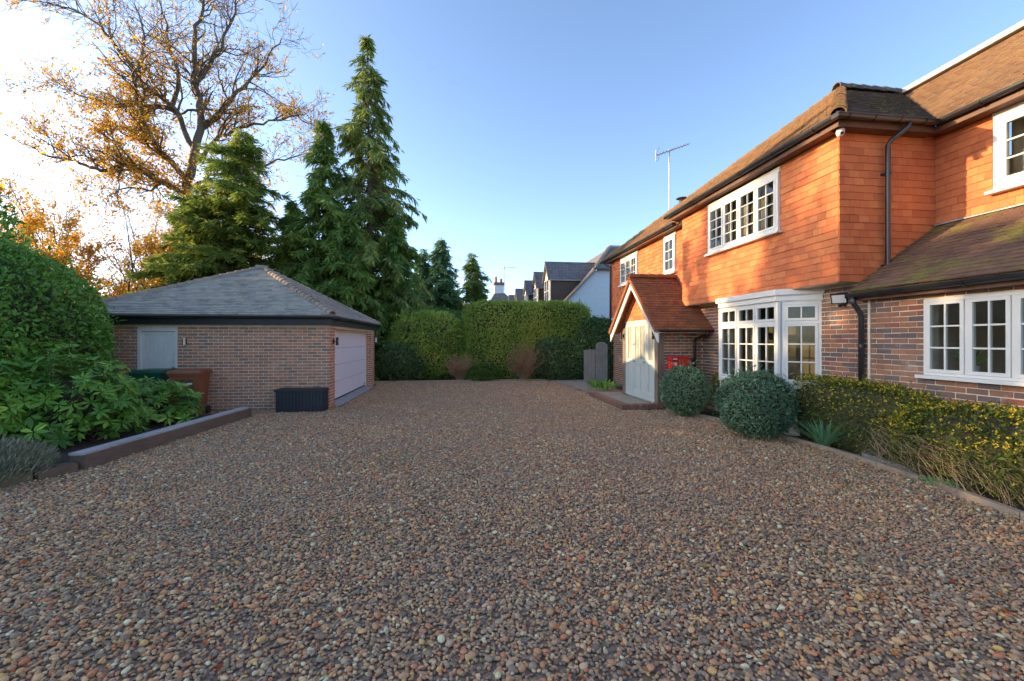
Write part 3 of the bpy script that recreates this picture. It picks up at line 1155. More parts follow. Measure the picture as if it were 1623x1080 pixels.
# ground floor wall, facing -X.  u runs towards the camera (decreasing Y)
YF, YN = 16.4, -1.2
fr0 = Fr((HX, YF, 0), (0, -1, 0), (-1, 0, 0))
yu = lambda y: YF - y
holes = [(yu(4.95), 1.25, yu(3.10), 2.24), (yu(9.06), 0.88, yu(6.60), 2.58)]
mb = MB()
wall_panel(mb, fr0, yu(5.86), 2.66, holes[1:], 0.22, -0.002)
fr1 = Fr((HX, 5.86, 0), (0, -1, 0), (-1, 0, 0))
wall_panel(mb, fr1, 5.86 - YN, 2.42, [(5.86 - 4.95, 1.25, 5.86 - 3.10, 2.24)], 0.22, -0.002)
mb.build('wall', M['mortar'], house)
lay_bricks(bricks, fr0, YF - YN, 2.62, holes + [(yu(5.86), 2.40, 30, 3)], 'brick')
# mastic joint right of the downpipe
mb = MB()
fr0.box(mb, yu(5.72), yu(5.685), -0.012, 0.022, 0.02, 2.36)
mb.build('movement_joint', M['mortar'], house)
# far end wall and a floor, ceiling and back wall for the rooms
mb = MB()
mb.box((6.14, 16.18, 0), (12.5, 16.38, 4.9))
mb.build('end_wall', M['mortar'], house)
mb = MB()
mb.box((9.3, -1.2, 0.05), (9.45, 16.1, 4.85))
mb.box((6.36, 9.4, 0.05), (9.25, 9.55, 2.55))
mb.box((6.36, 5.9, 0.05), (9.25, 6.0, 2.55))
mb.box((7.5, 9.9, 2.75), (9.25, 10.0, 4.8))
mb.box((7.66, -1.1, 2.58), (9.28, 16.1, 2.70))
mb.box((6.34, 5.95, 2.50), (7.7, 16.1, 2.57))
mb.build('inner_wall', M['interior'], house)
mb = MB()
mb.box((6.36, -1.15, 0.03), (9.28, 16.1, 0.06))
mb.build('inner_floor', M['interior'], house)

# lean-to window: four white casements
win = window(house, fr0, yu(4.95), yu(3.10), 1.25, 2.24, 4, 3, m='white', outer=0.035, setback=0.0)
# plant on the sill is its own thing, further down

# bay window
fbay = Fr((5.62, 8.66, 0), (0, -1, 0), (-1, 0, 0))
LB = 8.66 - 6.98
side = nrm(A(6.10 - 5.62, -0.42, 0))
fside = Fr((5.62, 6.98, 0), side, (side[1], -side[0], 0))
LS = float(np.hypot(0.48, 0.42))
sideL = nrm(A(5.62 - 6.10, -0.42, 0))
fsideL = Fr((6.10, 9.08, 0), sideL, (sideL[1], -sideL[0], 0))
plan = [(5.60, 8.68), (5.60, 6.97), (6.10, 6.53), (6.10, 9.11)]
MB().poly([(x, y, 0.92) for x, y in plan], 0.07, UP).build('sill', M['white'], house)
mb = MB()
mb.poly([(x - 0.06 * (i < 2), y + (0.03 if i in (0, 3) else -0.03), 2.60) for i, (x, y) in enumerate(plan)], 0.10, UP)
mb.poly([(x - 0.02 * (i < 2), y, 2.5) for i, (x, y) in enumerate(plan)], 0.10, UP)
mb.poly([(x + 0.03 * (i < 2), y, 2.41) for i, (x, y) in enumerate(plan)], 0.03, UP)
mb.build('bay_head', M['white'], house)
mb = MB()
mb.poly([(x + 0.02, y, 0.84) for x, y in plan], 0.80, UP)
mb.build('bay_base', M['mortar'], house)
window(house, fbay, 0.0, LB, 0.92, 2.38, 3, 3, m='white', outer=0.03, transom=2.02, sill=False)
window(house, fside, 0.06, LS, 0.92, 2.38, 1, 3, m='white', outer=0.05, transom=2.02, sill=False)
window(house, fsideL, 0.0, LS - 0.06, 0.92, 2.38, 1, 3, m='white', outer=0.05, transom=2.02, sill=False)
mb = MB()
for yy in (6.985, 8.655):
    MB().tube([(5.635, yy, 0.92), (5.635, yy, 2.38)], 0.05, 8).build('corner_post', M['white'], house)
fcurt = Fr((6.45, 9.0, 0), (0, -1, 0), (-1, 0, 0))
# jetty: the projecting tile-hung upper storey
JX, J0, J1, JZ0, JZ1 = 5.75, 5.87, 10.46, 2.60, 4.86
frj = Fr((JX, J1, JZ0), (0, -1, 0), (-1, 0, 0))
LJ = J1 - J0
jw = (J1 - 9.24, 3.68 - JZ0, J1 - 7.06, 4.72 - JZ0)
mb = MB()
wall_panel(mb, frj, LJ, JZ1 - JZ0, [jw], 0.15, -0.02)
mb.box((JX + 0.03, J0 + 0.02, JZ0), (7.45, J0 + 0.15, JZ1))
mb.box((JX + 0.03, J1 - 0.15, JZ0), (6.2, J1 - 0.02, JZ1))
mb.build('upper_wall', M['soffit'], house)
mb = MB()
mb.box((JX + 0.0, J0 + 0.03, JZ0 - 0.02), (6.09, J1 - 0.03, JZ0 + 0.02))
mb.box((6.11, J0 + 0.0, JZ0 - 0.02), (7.42, J0 + 0.05, JZ0 + 0.02))
mb.build('soffit', M['soffit'], house)


def holed(poly_lo, poly_hi, L, hole):
    """rectangle with a rectangular hole as four rectangles in (u, s)"""
    u0, s0, u1, s1 = hole
    out = [[(0, poly_lo), (L, poly_lo), (L, s0), (0, s0)], [(0, s0), (u0, s0), (u0, s1), (0, s1)],
           [(u1, s0), (L, s0), (L, s1), (u1, s1)], [(0, s1), (L, s1), (L, poly_hi), (0, poly_hi)]]
    return [q for q in out if q[2][0] - q[0][0] > 0.02 and q[2][1] - q[0][1] > 0.02]


GA = 0.114
for q in holed(0, JZ1 - JZ0 - 0.04, LJ, (jw[0], GA * round(jw[1] / GA), jw[2], GA * 19)):
    lay_tiles(wtiles, frj.O, frj.U, UP, frj.N, q, GA, 0.168, 'walltile', jig=0.009, gj=0.003, gap=0.0016, tilt=0.10, rank=1.0, lift=0.004)
# return face towards the camera
lay_tiles(wtiles, (JX - 0.012, J0, JZ0), (1, 0, 0), UP, (0, -1, 0), [(0, 0), (7.42 - JX, 0), (7.42 - JX, JZ1 - JZ0 - 0.04), (0, JZ1 - JZ0 - 0.04)], GA, 0.168, 'walltile', jig=0.009, gj=0.003, gap=0.0016, tilt=0.10, lift=0.004)
# recessed upper wall on the right
RX = 7.43
frr = Fr((RX, J0 + 0.02, 3.30), (0, -1, 0), (-1, 0, 0))
LR = J0 + 0.02 - YN
rw = (J0 + 0.02 - 5.09, 3.78 - 3.30, J0 + 0.02 - 3.3, 4.80 - 3.30)
mb = MB()
wall_panel(mb, frr, LR, 1.6, [rw], 0.15, -0.02)
mb.build('upper_wall', M['soffit'], house)
for q in holed(0, 1.54, LR, (rw[0], GA * 4, rw[2], GA * 13.5)):
    lay_tiles(wtiles, frr.O, frr.U, UP, frr.N, q, GA, 0.168, 'walltile', jig=0.009, gj=0.003, gap=0.0016, tilt=0.10, lift=0.004)
window(house, frr, rw[0], rw[2], rw[1], rw[3], 3, 3, nx=1, outer=0.10, setback=0.05)
# far part
FX = 6.0
F1 = 16.4
frf = Fr((FX, F1, JZ0), (0, -1, 0), (-1, 0, 0))
LF = F1 - J1
fh = [(F1 - 15.30, 3.72 - JZ0, F1 - 13.80, 4.62 - JZ0), (F1 - 11.90, 3.62 - JZ0, F1 - 11.25, 4.64 - JZ0)]
mb = MB()
wall_panel(mb, frf, LF, 2.2, fh, 0.15, -0.02)
mb.build('upper_wall', M['soffit'], house)
cuts = [0, fh[0][0], fh[0][2], fh[1][0], fh[1][2], LF]
for a, b, h in ((cuts[0], cuts[1], None), (cuts[1], cuts[2], fh[0]), (cuts[2], cuts[3], None), (cuts[3], cuts[4], fh[1]), (cuts[4], cuts[5], None)):
    if h is None:
        lay_tiles(wtiles, frf.O, frf.U, UP, frf.N, [(a, 0), (b, 0), (b, 2.16), (a, 2.16)], GA, 0.168, 'walltile', jig=0.009, gj=0.003, gap=0.0016, tilt=0.10, lift=0.004)
    else:
        zt = GA * round(h[1] / GA)
        lay_tiles(wtiles, frf.O, frf.U, UP, frf.N, [(a, 0), (b, 0), (b, zt), (a, zt)], GA, 0.168, 'walltile', jig=0.009, gj=0.003, gap=0.0016, tilt=0.10, lift=0.004)
window(house, frj, jw[0], jw[2], jw[1], jw[3], 4, 4, outer=0.06, setback=0.05)
window(house, frf, fh[0][0], fh[0][2], fh[0][1], fh[0][3], 3, 3, outer=0.06, setback=0.05)
window(house, frf, fh[1][0], fh[1][2], fh[1][1], fh[1][3], 1, 3, outer=0.06, setback=0.05)
# lintel boards above the upper windows
mb = MB()
frj.box(mb, jw[0] - 0.02, jw[2] + 0.02, -0.05, 0.05, jw[3] + 0.002, jw[3] + 0.10)
frf.box(mb, fh[0][0] - 0.02, fh[0][2] + 0.02, -0.05, 0.05, fh[0][3] + 0.002, fh[0][3] + 0.12)
frf.box(mb, fh[1][0] - 0.02, fh[1][2] + 0.02, -0.05, 0.05, fh[1][3] + 0.002, fh[1][3] + 0.10)
frr.box(mb, rw[0] - 0.02, rw[2] + 0.02, -0.05, 0.055, rw[3] + 0.002, rw[3] + 0.08)
mb.build('lintel', M['cream'], house)
# cut panels: curtains behind the upper windows
def curtain(x, y0, y1, z0, z1):
    # a hanging pleated panel
    n_ = max(6, int(abs(y1 - y0) / 0.03))
    ys_ = np.linspace(y0, y1, n_)
    xs_ = x + 0.025 * np.sin(ys_ * 52)
    V = np.vstack([np.stack([xs_, ys_, np.full(n_, z0)], 1), np.stack([xs_, ys_, np.full(n_, z1)], 1)])
    F = np.array([(i, i + 1, n_ + i + 1, n_ + i) for i in range(n_ - 1)])
    mk('curtain', V, F, M['curtain'], house, smooth=True)


for y0, y1 in ((9.2, 8.85), (8.62, 8.30), (7.95, 7.72), (7.42, 7.1)):
    curtain(5.99, y0, y1, 3.62, 4.78)
for y0, y1 in ((15.25, 14.9), (14.25, 13.85), (11.88, 11.60)):
    curtain(6.24, y0, y1, 3.62, 4.7)
curtain(7.66, 3.2, 5.1, 3.7, 4.85)
M['pane_tone_panel'] = plain('window_tone', (0.17, 0.14, 0.085), 0.9, var=0.35, nscale=2.5)  # added panels coloured like the tree reflections in the upper panes
mb = MB()
mb.box((6.06, 7.0, 3.6), (6.07, 9.3, 4.82))
mb.build('pane_tone_panel', M['pane_tone_panel'], house)
mb = MB()
mb.box((6.32, 13.75, 3.6), (6.33, 15.35, 4.72))
mb.build('pane_tone_panel', M['pane_tone_panel'], house)
mb = MB()
mb.box((6.32, 11.2, 3.55), (6.33, 11.95, 4.72))
mb.build('pane_tone_panel', M['pane_tone_panel'], house)
mb = MB()
mb.box((6.75, 6.1, 0.9), (6.76, 9.3, 2.5))
mb.build('pane_tone_panel', M['pane_tone_panel'], house)  # added panel that gives the bay panes their brown tone
curtain(6.5, 9.0, 8.72, 0.95, 2.45)
curtain(6.45, 6.95, 6.7, 0.95, 2.45)

# roofs ------------------------------------------------------------
EZ = 5.0


def roof_plane(name, pts, m):
    pts = np.array(pts, float)
    n = np.cross(pts[1] - pts[0], pts[2] - pts[0])
    n = n / np.linalg.norm(n)
    if n[2] < 0:
        n = -n
    return MB().poly(pts - n * 0.01, 0.06, n).build(name, m, house)


def tile_plane(O, U, pts, m, gauge=0.1, rank=1.0, w=0.168, pc=None, tilt=0.115):
    """tiles over the 3D polygon pts; U along the eaves"""
    O, U = A(*O), nrm(A(*U))
    pts = np.array(pts, float)
    n = np.zeros(3)
    for i in range(1, len(pts) - 1):
        n += np.cross(pts[i] - pts[0], pts[i + 1] - pts[0])
    n = nrm(n)
    if n[2] < 0:
        n = -n
    Sl = nrm(np.cross(n, U))
    if Sl[2] < 0:
        Sl = -Sl
    poly = [(float((p - O) @ U), float((p - O) @ Sl)) for p in pts]
    lay_tiles(pc or rtiles, O, U, Sl, n, poly, gauge, w, m, tilt=tilt, rank=rank, lift=0.012)
    return n


EC = A(5.47, 5.60, EZ)                 # near eaves corner of the jetty roof
EF = A(5.47, 10.82, EZ)
AP = A(8.07, 8.21, 7.02)
RG = A(9.60, 8.21, 7.02)
VR = A(7.10, 5.60, EZ)
RN = A(9.60, YN, 7.00)
EN = A(7.10, YN, EZ)
RGr = A(9.60, 8.21, 7.00)
roof_plane('roof', [EC, EF, AP], M['roofbrown'])
roof_plane('roof', [EC, VR, RG, AP], M['roofdark'])
roof_plane('roof', [EN, VR, RGr, RN], M['roofbrown'])
tile_plane(EC, (0, 1, 0), [EC, EF, AP], 'roofbrown')
tile_plane(EC, (1, 0, 0), [EC, VR, RG, AP], 'roofdark')
tile_plane(EN, (0, 1, 0), [EN, VR, RGr, RN], 'roofbrown')
upn = nrm(A(-0.4, -0.4, 1))
ridge_run(house, 'hip_tile', EC + A(0.05, 0.05, 0.02), AP, M['ridge'], 0.30, 0.10, nrm(A(-0.5, -0.5, 1)), 0.0)
ridge_run(house, 'hip_tile', EF + A(0.05, -0.05, 0.02), AP, M['ridge'], 0.30, 0.10, nrm(A(-0.5, 0.5, 1)), 0.0)
ridge_run(house, 'ridge_tile', AP + A(-0.1, 0, 0.02), RG, M['roofdark'], 0.26, 0.11)
mb = MB()
mb.bar(RGr + A(0, 0.1, 0.06), RN + A(0, 0, 0.06), 0.30, 0.10)
mb.build('ridge_capping', M['lead'], house)
# far roof, hipped
FE0, FE1 = A(5.74, 10.5, 4.86), A(5.74, 16.75, 4.86)
FAP = A(9.6, 12.9, 7.9)
roof_plane('roof', [FE0, FE1, FAP, A(9.6, 10.5, 7.9)], M['roofbrown'])
roof_plane('roof', [FE1, A(13.4, 16.75, 4.86), FAP], M['roofbrown'])
tile_plane(FE0, (0, 1, 0), [FE0, FE1, FAP, A(9.6, 10.5, 7.9)], 'roofbrown')
ridge_run(house, 'hip_tile', FE1 + A(0.05, -0.05, 0.02), FAP, M['ridge'], 0.30, 0.10, nrm(A(-0.5, 0.5, 1)), 0.0)
# lean-to roof
LE, LT, LY = A(5.90, 0, 2.44), A(7.42, 0, 3.47), 5.84
roof_plane('lean_to_roof', [(LE[0], YN, LE[2]), (LE[0], LY, LE[2]), (LT[0], LY, LT[2]), (LT[0], YN, LT[2])], M['roofmoss'])
tile_plane((LE[0], YN, LE[2]), (0, 1, 0), [(LE[0], YN, LE[2]), (LE[0], LY, LE[2]), (LT[0], LY, LT[2]), (LT[0], YN, LT[2])], 'roofmoss', rank=1.0)
mb = MB()
mb.bar((LT[0] - 0.02, YN, LT[2] + 0.03), (LT[0] - 0.02, LY, LT[2] + 0.03), 0.05, 0.02)
mb.build('flashing', M['lead'], house)
# eaves boards
mb = MB()
mb.box((5.56, 5.70, 4.86), (5.74, 10.75, 4.885))
mb.box((5.56, 5.70, 4.86), (7.2, 5.86, 4.885))
mb.box((7.2, YN, 4.86), (7.42, 5.70, 4.885))
mb.box((7.15, 5.62, 4.89), (7.45, 5.9, 4.93))
mb.box((5.80, 10.60, 4.755), (5.99, 16.6, 4.78))
mb.build('soffit', M['browntim'], house)
mb = MB()
mb.box((5.53, 5.66, 4.85), (5.558, 10.78, 5.0))
mb.box((5.56, 5.66, 4.85), (7.17, 5.688, 5.0))
mb.box((7.172, YN, 4.85), (7.198, 5.66, 5.0))
mb.box((5.772, 10.8, 4.745), (5.798, 16.7, 4.87))
mb.box((5.96, YN, 2.30), (5.985, 5.80, 2.43))
mb.build('fascia', M['browntim'], house)
mb = MB()
mb.box((5.985, YN, 2.30), (6.085, 5.80, 2.325))
mb.build('soffit', M['browntim'], house)
# gutters
gutter(house, (5.47, 5.58, 4.985), (5.47, 10.84, 4.985), (-1, 0, 0), nbr=6)
gutter(house, (5.41, 5.59, 4.985), (7.10, 5.59, 4.985), (0, -1, 0), nbr=4)
gutter(house, (7.11, 5.52, 4.985), (7.11, YN, 4.985), (-1, 0, 0), nbr=7)
gutter(house, (5.71, 10.86, 4.85), (5.71, 16.75, 4.85), (-1, 0, 0), nbr=6)
gutter(house, (5.90, 5.86, 2.40), (5.90, YN, 2.435), (-1, 0, 0), nbr=7)
# downpipes
downpipe(house, [(6.62, 5.58, 4.93), (6.62, 5.58, 4.87), (6.52, 5.76, 4.74), (6.50, 5.79, 4.68), (6.50, 5.79, 2.70), (6.52, 5.73, 2.62)], 0.034,
         clips=[(6.50, 5.79, 4.25, 0, -1), (6.50, 5.79, 2.85, 0, -1)])
downpipe(house, [(5.90, 5.78, 2.36), (5.90, 5.78, 2.26), (6.01, 5.78, 2.12), (6.03, 5.78, 2.05), (6.03, 5.78, 0.06)], 0.036,
         clips=[(6.03, 5.78, 1.62, -1, 0)])
downpipe(house, [(5.72, 16.5, 4.80), (5.72, 16.5, 4.72), (5.92, 16.32, 4.60), (5.93, 16.3, 4.5), (5.93, 16.3, 0.05)], 0.034,
         clips=[(5.93, 16.3, 3.4, -1, 0)])

# porch ------------------------------------------------------------
PX, PY0, PY1, PZ = 4.90, 10.13, 12.40, 0.12
fpr = Fr((PX + 0.16, PY0, 0.0), (1, 0, 0), (0, -1, 0))
mb = MB()
wall_panel(mb, fpr, HX - PX - 0.16, 2.0, [], 0.12, -0.002)
fpl = Fr((HX, PY1, 0.0), (-1, 0, 0), (0, 1, 0))
mb.build('porch_wall', M['mortar'], house)
mb = MB()
wall_panel(mb, fpl, HX - PX - 0.16, 2.0, [], 0.12, -0.002)
mb.build('porch_wall', M['mortar'], house)
lay_bricks(bricks, fpr, HX - PX - 0.16, 2.0, [], 'brick')
for y0, y1 in ((PY0 - 0.01, PY0 + 0.17), (PY1 - 0.17, PY1 + 0.01)):
    MB().box((PX, y0, 0.14), (PX + 0.16, y1, 2.06)).build('porch_post', M['oakpost'], house)
mb = MB()
mb.box((PX - 0.03, PY0 - 0.04, 0.06), (PX + 0.20, PY0 + 0.2, 0.14))
mb.box((PX - 0.03, PY1 - 0.2, 0.06), (PX + 0.20, PY1 + 0.04, 0.14))
mb.build('post_base', M['pot'], house)
# door screen in the gable front, facing -X
fd = Fr((PX + 0.05, PY1 - 0.17, 0.14), (0, -1, 0), (-1, 0, 0))
LD = PY1 - PY0 - 0.34
mb = MB()
for a, b in ((0, 0.06), (LD - 0.06, LD), (0.50, 0.56), (1.38, 1.44)):
    fd.box(mb, a, b, -0.05, 0.03, 0, 2.05)
fd.box(mb, 0, LD, -0.06, 0.035, 2.05, 2.13)
fd.box(mb, 0, LD, -0.05, 0.036, -0.02, 0.05)
mb.build('door_frame', M['sage'], house)


def panel_leaf(name, u0, u1, top_panes):
    mb = MB()
    st = 0.075
    for a, b in ((u0, u0 + st), (u1 - st, u1)):
        fd.box(mb, a, b, -0.03, 0.02, 0.05, 2.05)
    for a, b in ((0.05, 0.20), (0.92, 1.04), (1.95, 2.05)):
        fd.box(mb, u0 + st, u1 - st, -0.03, 0.02, a, b)
    c = (u0 + u1) / 2
    if top_panes == 2:
        fd.box(mb, c - 0.03, c + 0.03, -0.03, 0.018, 1.04, 1.95)
        fd.box(mb, c - 0.03, c + 0.03, -0.03, 0.018, 0.20, 0.92)
    d = mb.build(name, M['sage'], house)
    mb = MB()
    fd.box(mb, u0 + st, u1 - st, -0.022, -0.004, 0.20, 0.92)
    mb.build('door_panel', M['sage'], d)
    for a, b in (((u0 + st, c - 0.03), (c + 0.03, u1 - st)) if top_panes == 2 else ((u0 + st, u1 - st),)):
        mb = MB()
        fd.box(mb, a, b, -0.012, -0.004, 1.04, 1.95)
        mb.build('pane', M['frost'], d)
    return d


panel_leaf('side_light', 0.06, 0.50, 1)
dr = panel_leaf('front_door', 0.56, 1.38, 2)
panel_leaf('side_light', 1.44, LD - 0.06, 1)
mb = MB()
for uu in (0.64, 1.30):
    mb.tube([fd.p(uu, 0.02, 0.98), fd.p(uu, 0.055, 0.98)], 0.012, 8)
    mb.tube([fd.p(uu - 0.02, 0.06, 0.98), fd.p(uu + 0.05, 0.06, 0.98)], 0.012, 8)
mb.build('handle', M['dark'], dr)
MB().obox(fd.p(0.60, 0.025, 1.45), A(0, 0.03, 0), A(0.02, 0, 0), A(0, 0, 0.05)).build('lock', M['dark'], dr)
# gable
GY = (PY0 + PY1) / 2
GAP = 3.42
GEZ = 1.95
EYR, EYL = GY - 1.60, GY + 1.60
mb = MB()
mb.poly([(PX + 0.03, PY0, 2.24), (PX + 0.03, PY1, 2.24), (PX + 0.03, GY, 3.24)], 0.06, (-1, 0, 0))
mb.build('porch_gable', M['soffit'], house)
for zz in np.arange(2.26, 3.2, GA):
    hw = (3.26 - zz - 0.06) * 1.12
    if hw < 0.08:
        break
    lay_tiles(wtiles, (PX + 0.03, GY + hw, zz), (0, -1, 0), UP, (-1, 0, 0), [(0, 0), (2 * hw, 0), (2 * hw, 0.11), (0, 0.11)], GA, 0.168, 'walltile', jig=0.009, gj=0.003, gap=0.0016, tilt=0.10, lift=0.004)
VX = 4.68
sl = (GAP - GEZ) / 1.60
for sg in (-1, 1):
    top = A(VX, GY, GAP - 0.04)
    bot = A(VX, GY + sg * 1.60, GEZ - 0.04)
    n = nrm(A(0, sg * sl, 1))
    mb = MB()
    mb.poly([top, bot, bot - A(0, 0, 0.26), top - A(0, 0, 0.26)], 0.035, (-1, 0, 0))
    mb.build('bargeboard', M['white'], house)
    mb = MB()
    mb.poly([top + A(-0.04, 0, 0.03), bot + A(-0.04, 0, 0.03), bot + A(-0.04, 0, -0.03), top + A(-0.04, 0, -0.03)], 0.06, (-1, 0, 0))
    mb.build('verge', M['hip'], house)
    e0, e1 = A(VX - 0.06, GY + sg * 1.60, GEZ), A(HX, GY + sg * 1.60, GEZ)
    r0, r1 = A(VX - 0.06, GY, GAP), A(HX, GY, GAP)
    roof_plane('porch_roof', [e0, e1, r1, r0], M['roofporch'])
    tile_plane(e0, (1, 0, 0), [e0, e1, r1, r0], 'roofporch', tilt=0.16)
ridge_run(house, 'ridge_tile', (VX - 0.06, GY, GAP + 0.0), (FX, GY, GAP + 0.0), M['roofporch'], 0.30, 0.09)
mb = MB()
mb.box((PX - 0.0, PY0 - 0.30, 1.90), (6.08, PY0 - 0.275, 2.0))
mb.box((PX - 0.0, PY0 - 0.275, 1.88), (6.08, PY0 - 0.02, 1.905))
mb.build('porch_soffit', M['cream'], house)
gutter(house, (4.70, EYR + 0.0, 1.955), (6.06, EYR + 0.0, 1.955), (0, -1, 0), r=0.05, nbr=3)
downpipe(house, [(5.95, EYR, 1.92), (5.95, EYR + 0.02, 1.84), (5.86, PY0 - 0.08, 1.74), (5.85, PY0 - 0.06, 1.66), (5.85, PY0 - 0.06, 0.08)], 0.034, clips=[(5.85, PY0 - 0.06, 1.2, 0, -1)])

bricks.flush(house)
wtiles.flush(house)
rtiles.flush(house)

# chimney with cowl, on the roof behind
mb = MB()
mb.box((6.9, 12.7, 5.2), (7.4, 13.2, 6.0))
ch = mb.build('chimney', M['mortar'], house)
mb = MB()
mb.tube([(7.13, 13.0, 6.0), (7.13, 13.0, 6.2)], [0.13, 0.10], 12)
mb.tube([(7.13, 13.0, 6.26), (7.13, 13.0, 6.31)], [0.20, 0.02], 12)
mb.build('cowl', M['dark'], ch)

# things fixed to the house
ae = thing('tv_aerial', (6.94, 13.5, 5.9), 'metal television aerial on a tall pole above the house roof', 'aerial')
mb = MB()
mb.tube([(6.94, 13.5, 5.75), (6.94, 13.5, 8.05)], 0.02, 8)
mb.build('pole', M['galv'], ae)
mb = MB()
bdir = nrm(A(0.93, -0.25, 0.30))
b0, b1 = A(6.94, 13.5, 8.0) - bdir * 0.45, A(6.94, 13.5, 8.0) + bdir * 0.65
mb.tube([b0, b1], 0.016, 6)
mb.build('boom', M['galv'], ae)
mb = MB()
per = nrm(np.cross(bdir, UP))
for i, f in enumerate(np.linspace(0.12, 1, 11)):
    c = b0 + (b1 - b0) * f
    mb.tube([c - per * 0.16 * (1.1 - 0.4 * f), c + per * 0.16 * (1.1 - 0.4 * f)], 0.009, 5)
    mb.tube([c - UP * 0.03 + per * 0.05, c + UP * 0.03 - per * 0.05], 0.009, 5)
for k in range(6):
    c = b0 + UP * (0.05 * (k - 2.5) * 1.3) + bdir * (0.03 * abs(k - 2.5))
    mb.tube([c - per * 0.2, c + per * 0.2], 0.009, 5)
mb.tube([b0 - UP * 0.2, b0 + UP * 0.2], 0.008, 5)
mb.build('elements', M['galv'], ae)

cm = thing('security_camera', (5.66, 5.76, 4.83), 'small white dome camera under the eaves at the tile-hung corner', 'camera')
mb = MB()
mb.tube([(5.66, 5.76, 4.858), (5.66, 5.76, 4.83)], 0.055, 14)
mb.tube([(5.66, 5.76, 4.835), (5.65, 5.75, 4.80), (5.645, 5.745, 4.765), (5.64, 5.735, 4.745)], [0.05, 0.055, 0.045, 0.02], 14)
mb.build('housing', M['white'], cm, smooth=True)
MB().tube([(5.63, 5.70, 4.775), (5.622, 5.688, 4.768)], 0.022, 12).build('lens', M['dark'], cm)

fl = thing('floodlight', (6.07, 6.12, 2.35), 'square black LED floodlight on the brick wall beside the lean-to gutter', 'floodlight')
fn = nrm(A(-0.75, -0.45, -0.45))
ff = Fr((5.99, 6.12, 2.36), nrm(np.cross(fn, UP)), fn, nrm(np.cross(nrm(np.cross(fn, UP)), fn)))
mb = MB()
ff.box(mb, -0.11, 0.11, -0.03, 0.0, -0.085, 0.085)
for a in (-0.08, -0.04, 0.0, 0.04, 0.08):
    ff.box(mb, a - 0.006, a + 0.006, -0.05, -0.03, -0.07, 0.07)
mb.build('body', M['dark'], fl)
mb = MB()
ff.box(mb, -0.09, 0.09, 0.001, 0.005, -0.067, 0.067)
mb.build('lamp_panel', M['gdoor'], fl)
mb = MB()
mb.bar((6.02, 6.10, 2.27), (6.085, 6.10, 2.25), 0.03, 0.03)
mb.tube([(6.01, 6.11, 2.26), (5.985, 6.11, 2.24)], 0.022, 10)
mb.build('bracket', M['dark'], fl)

pb = thing('postbox', (5.40, PY0 - 0.15, 0.9), 'bright red metal postbox on the porch side wall above the round bush', 'postbox')
px0, px1, pz0, pz1 = 5.15, 5.62, 0.88, 1.28
mb = MB()
mb.box((px0, PY0 - 0.26, pz0), (px1 - 0.06, PY0 - 0.004, pz1))
mb.tube([(px1 - 0.06, PY0 - 0.13, pz0), (px1 - 0.06, PY0 - 0.13, pz1)], 0.126, 16)
mb.build('body', M['red'], pb)
mb = MB()
mb.box((px0 - 0.012, PY0 - 0.28, pz1), (px1 - 0.05, PY0 - 0.004, pz1 + 0.03))
mb.build('top', M['red'], pb)
mb = MB()
mb.box((px0 - 0.004, PY0 - 0.22, pz1 - 0.08), (px0 - 0.001, PY0 - 0.06, pz1 - 0.055))
mb.box((px0 + 0.02, PY0 - 0.264, pz1 - 0.085), (px0 + 0.13, PY0 - 0.261, pz1 - 0.055))
mb.build('slot', M['dark'], pb)
mb = MB()
mb.box((px0 + 0.02, PY0 - 0.2635, pz1 - 0.05), (px0 + 0.13, PY0 - 0.261, pz1 - 0.015))
mb.box((px0 + 0.03, PY0 - 0.2635, pz1 - 0.19), (px0 + 0.12, PY0 - 0.261, pz1 - 0.115))
mb.build('label_plate', plain('pale_red_plate', (0.75, 0.45, 0.42), 0.5), pb)


def lantern(name, p, n, label, m='dark'):
    t = thing(name, p, label, 'wall lamp')
    p = A(*p)
    n = nrm(A(*n))
    s_ = nrm(np.cross(n, UP))
    MB().obox(p + n * 0.01, n * 0.02, s_ * 0.06, UP * 0.12).build('back_plate', M[m], t)
    MB().tube([p + n * 0.02, p + n * 0.07], 0.012, 6).build('arm', M[m], t)
    mb = MB()
    c = p + n * 0.09
    mb.tube([c - UP * 0.10, c - UP * 0.02], 0.035, 10)
    mb.tube([c + UP * 0.02, c + UP * 0.10], 0.035, 10)
    mb.tube([c - UP * 0.02, c + UP * 0.02], 0.028, 10)
    mb.build('shade', M[m], t)
    return t


lantern('wall_lamp', (PX, PY0 + 0.05, 1.83), (-1, 0, 0), 'dark up-down wall lamp on the near oak post of the porch')
lantern('wall_lamp', (PX, PY1 - 0.08, 1.83), (-1, 0, 0), 'dark up-down wall lamp on the far oak post of the porch')

# potted plant behind the lean-to window
pp = thing('potted_plant', (6.42, 4.66, 1.24), 'green leafy pot plant behind the lean-to window', 'pot plant')
MB().tube([(6.42, 4.66, 1.25), (6.42, 4.66, 1.38)], [0.06, 0.08], 12).build('pot', M['white'], pp)
P = np.tile(A(6.42, 4.66, 1.38), (40, 1))
add_leaves('foliage', P, nrm(rdir(40) * A(1, 1, 0.6) + UP * 0.9), rdir(40), R.uniform(0.12, 0.28, 40), 0.05, M['l_porch'], pp)
MB().box((6.34, 3.1, 1.20), (6.55, 4.95, 1.245)).build('window_board', M['white'], house)

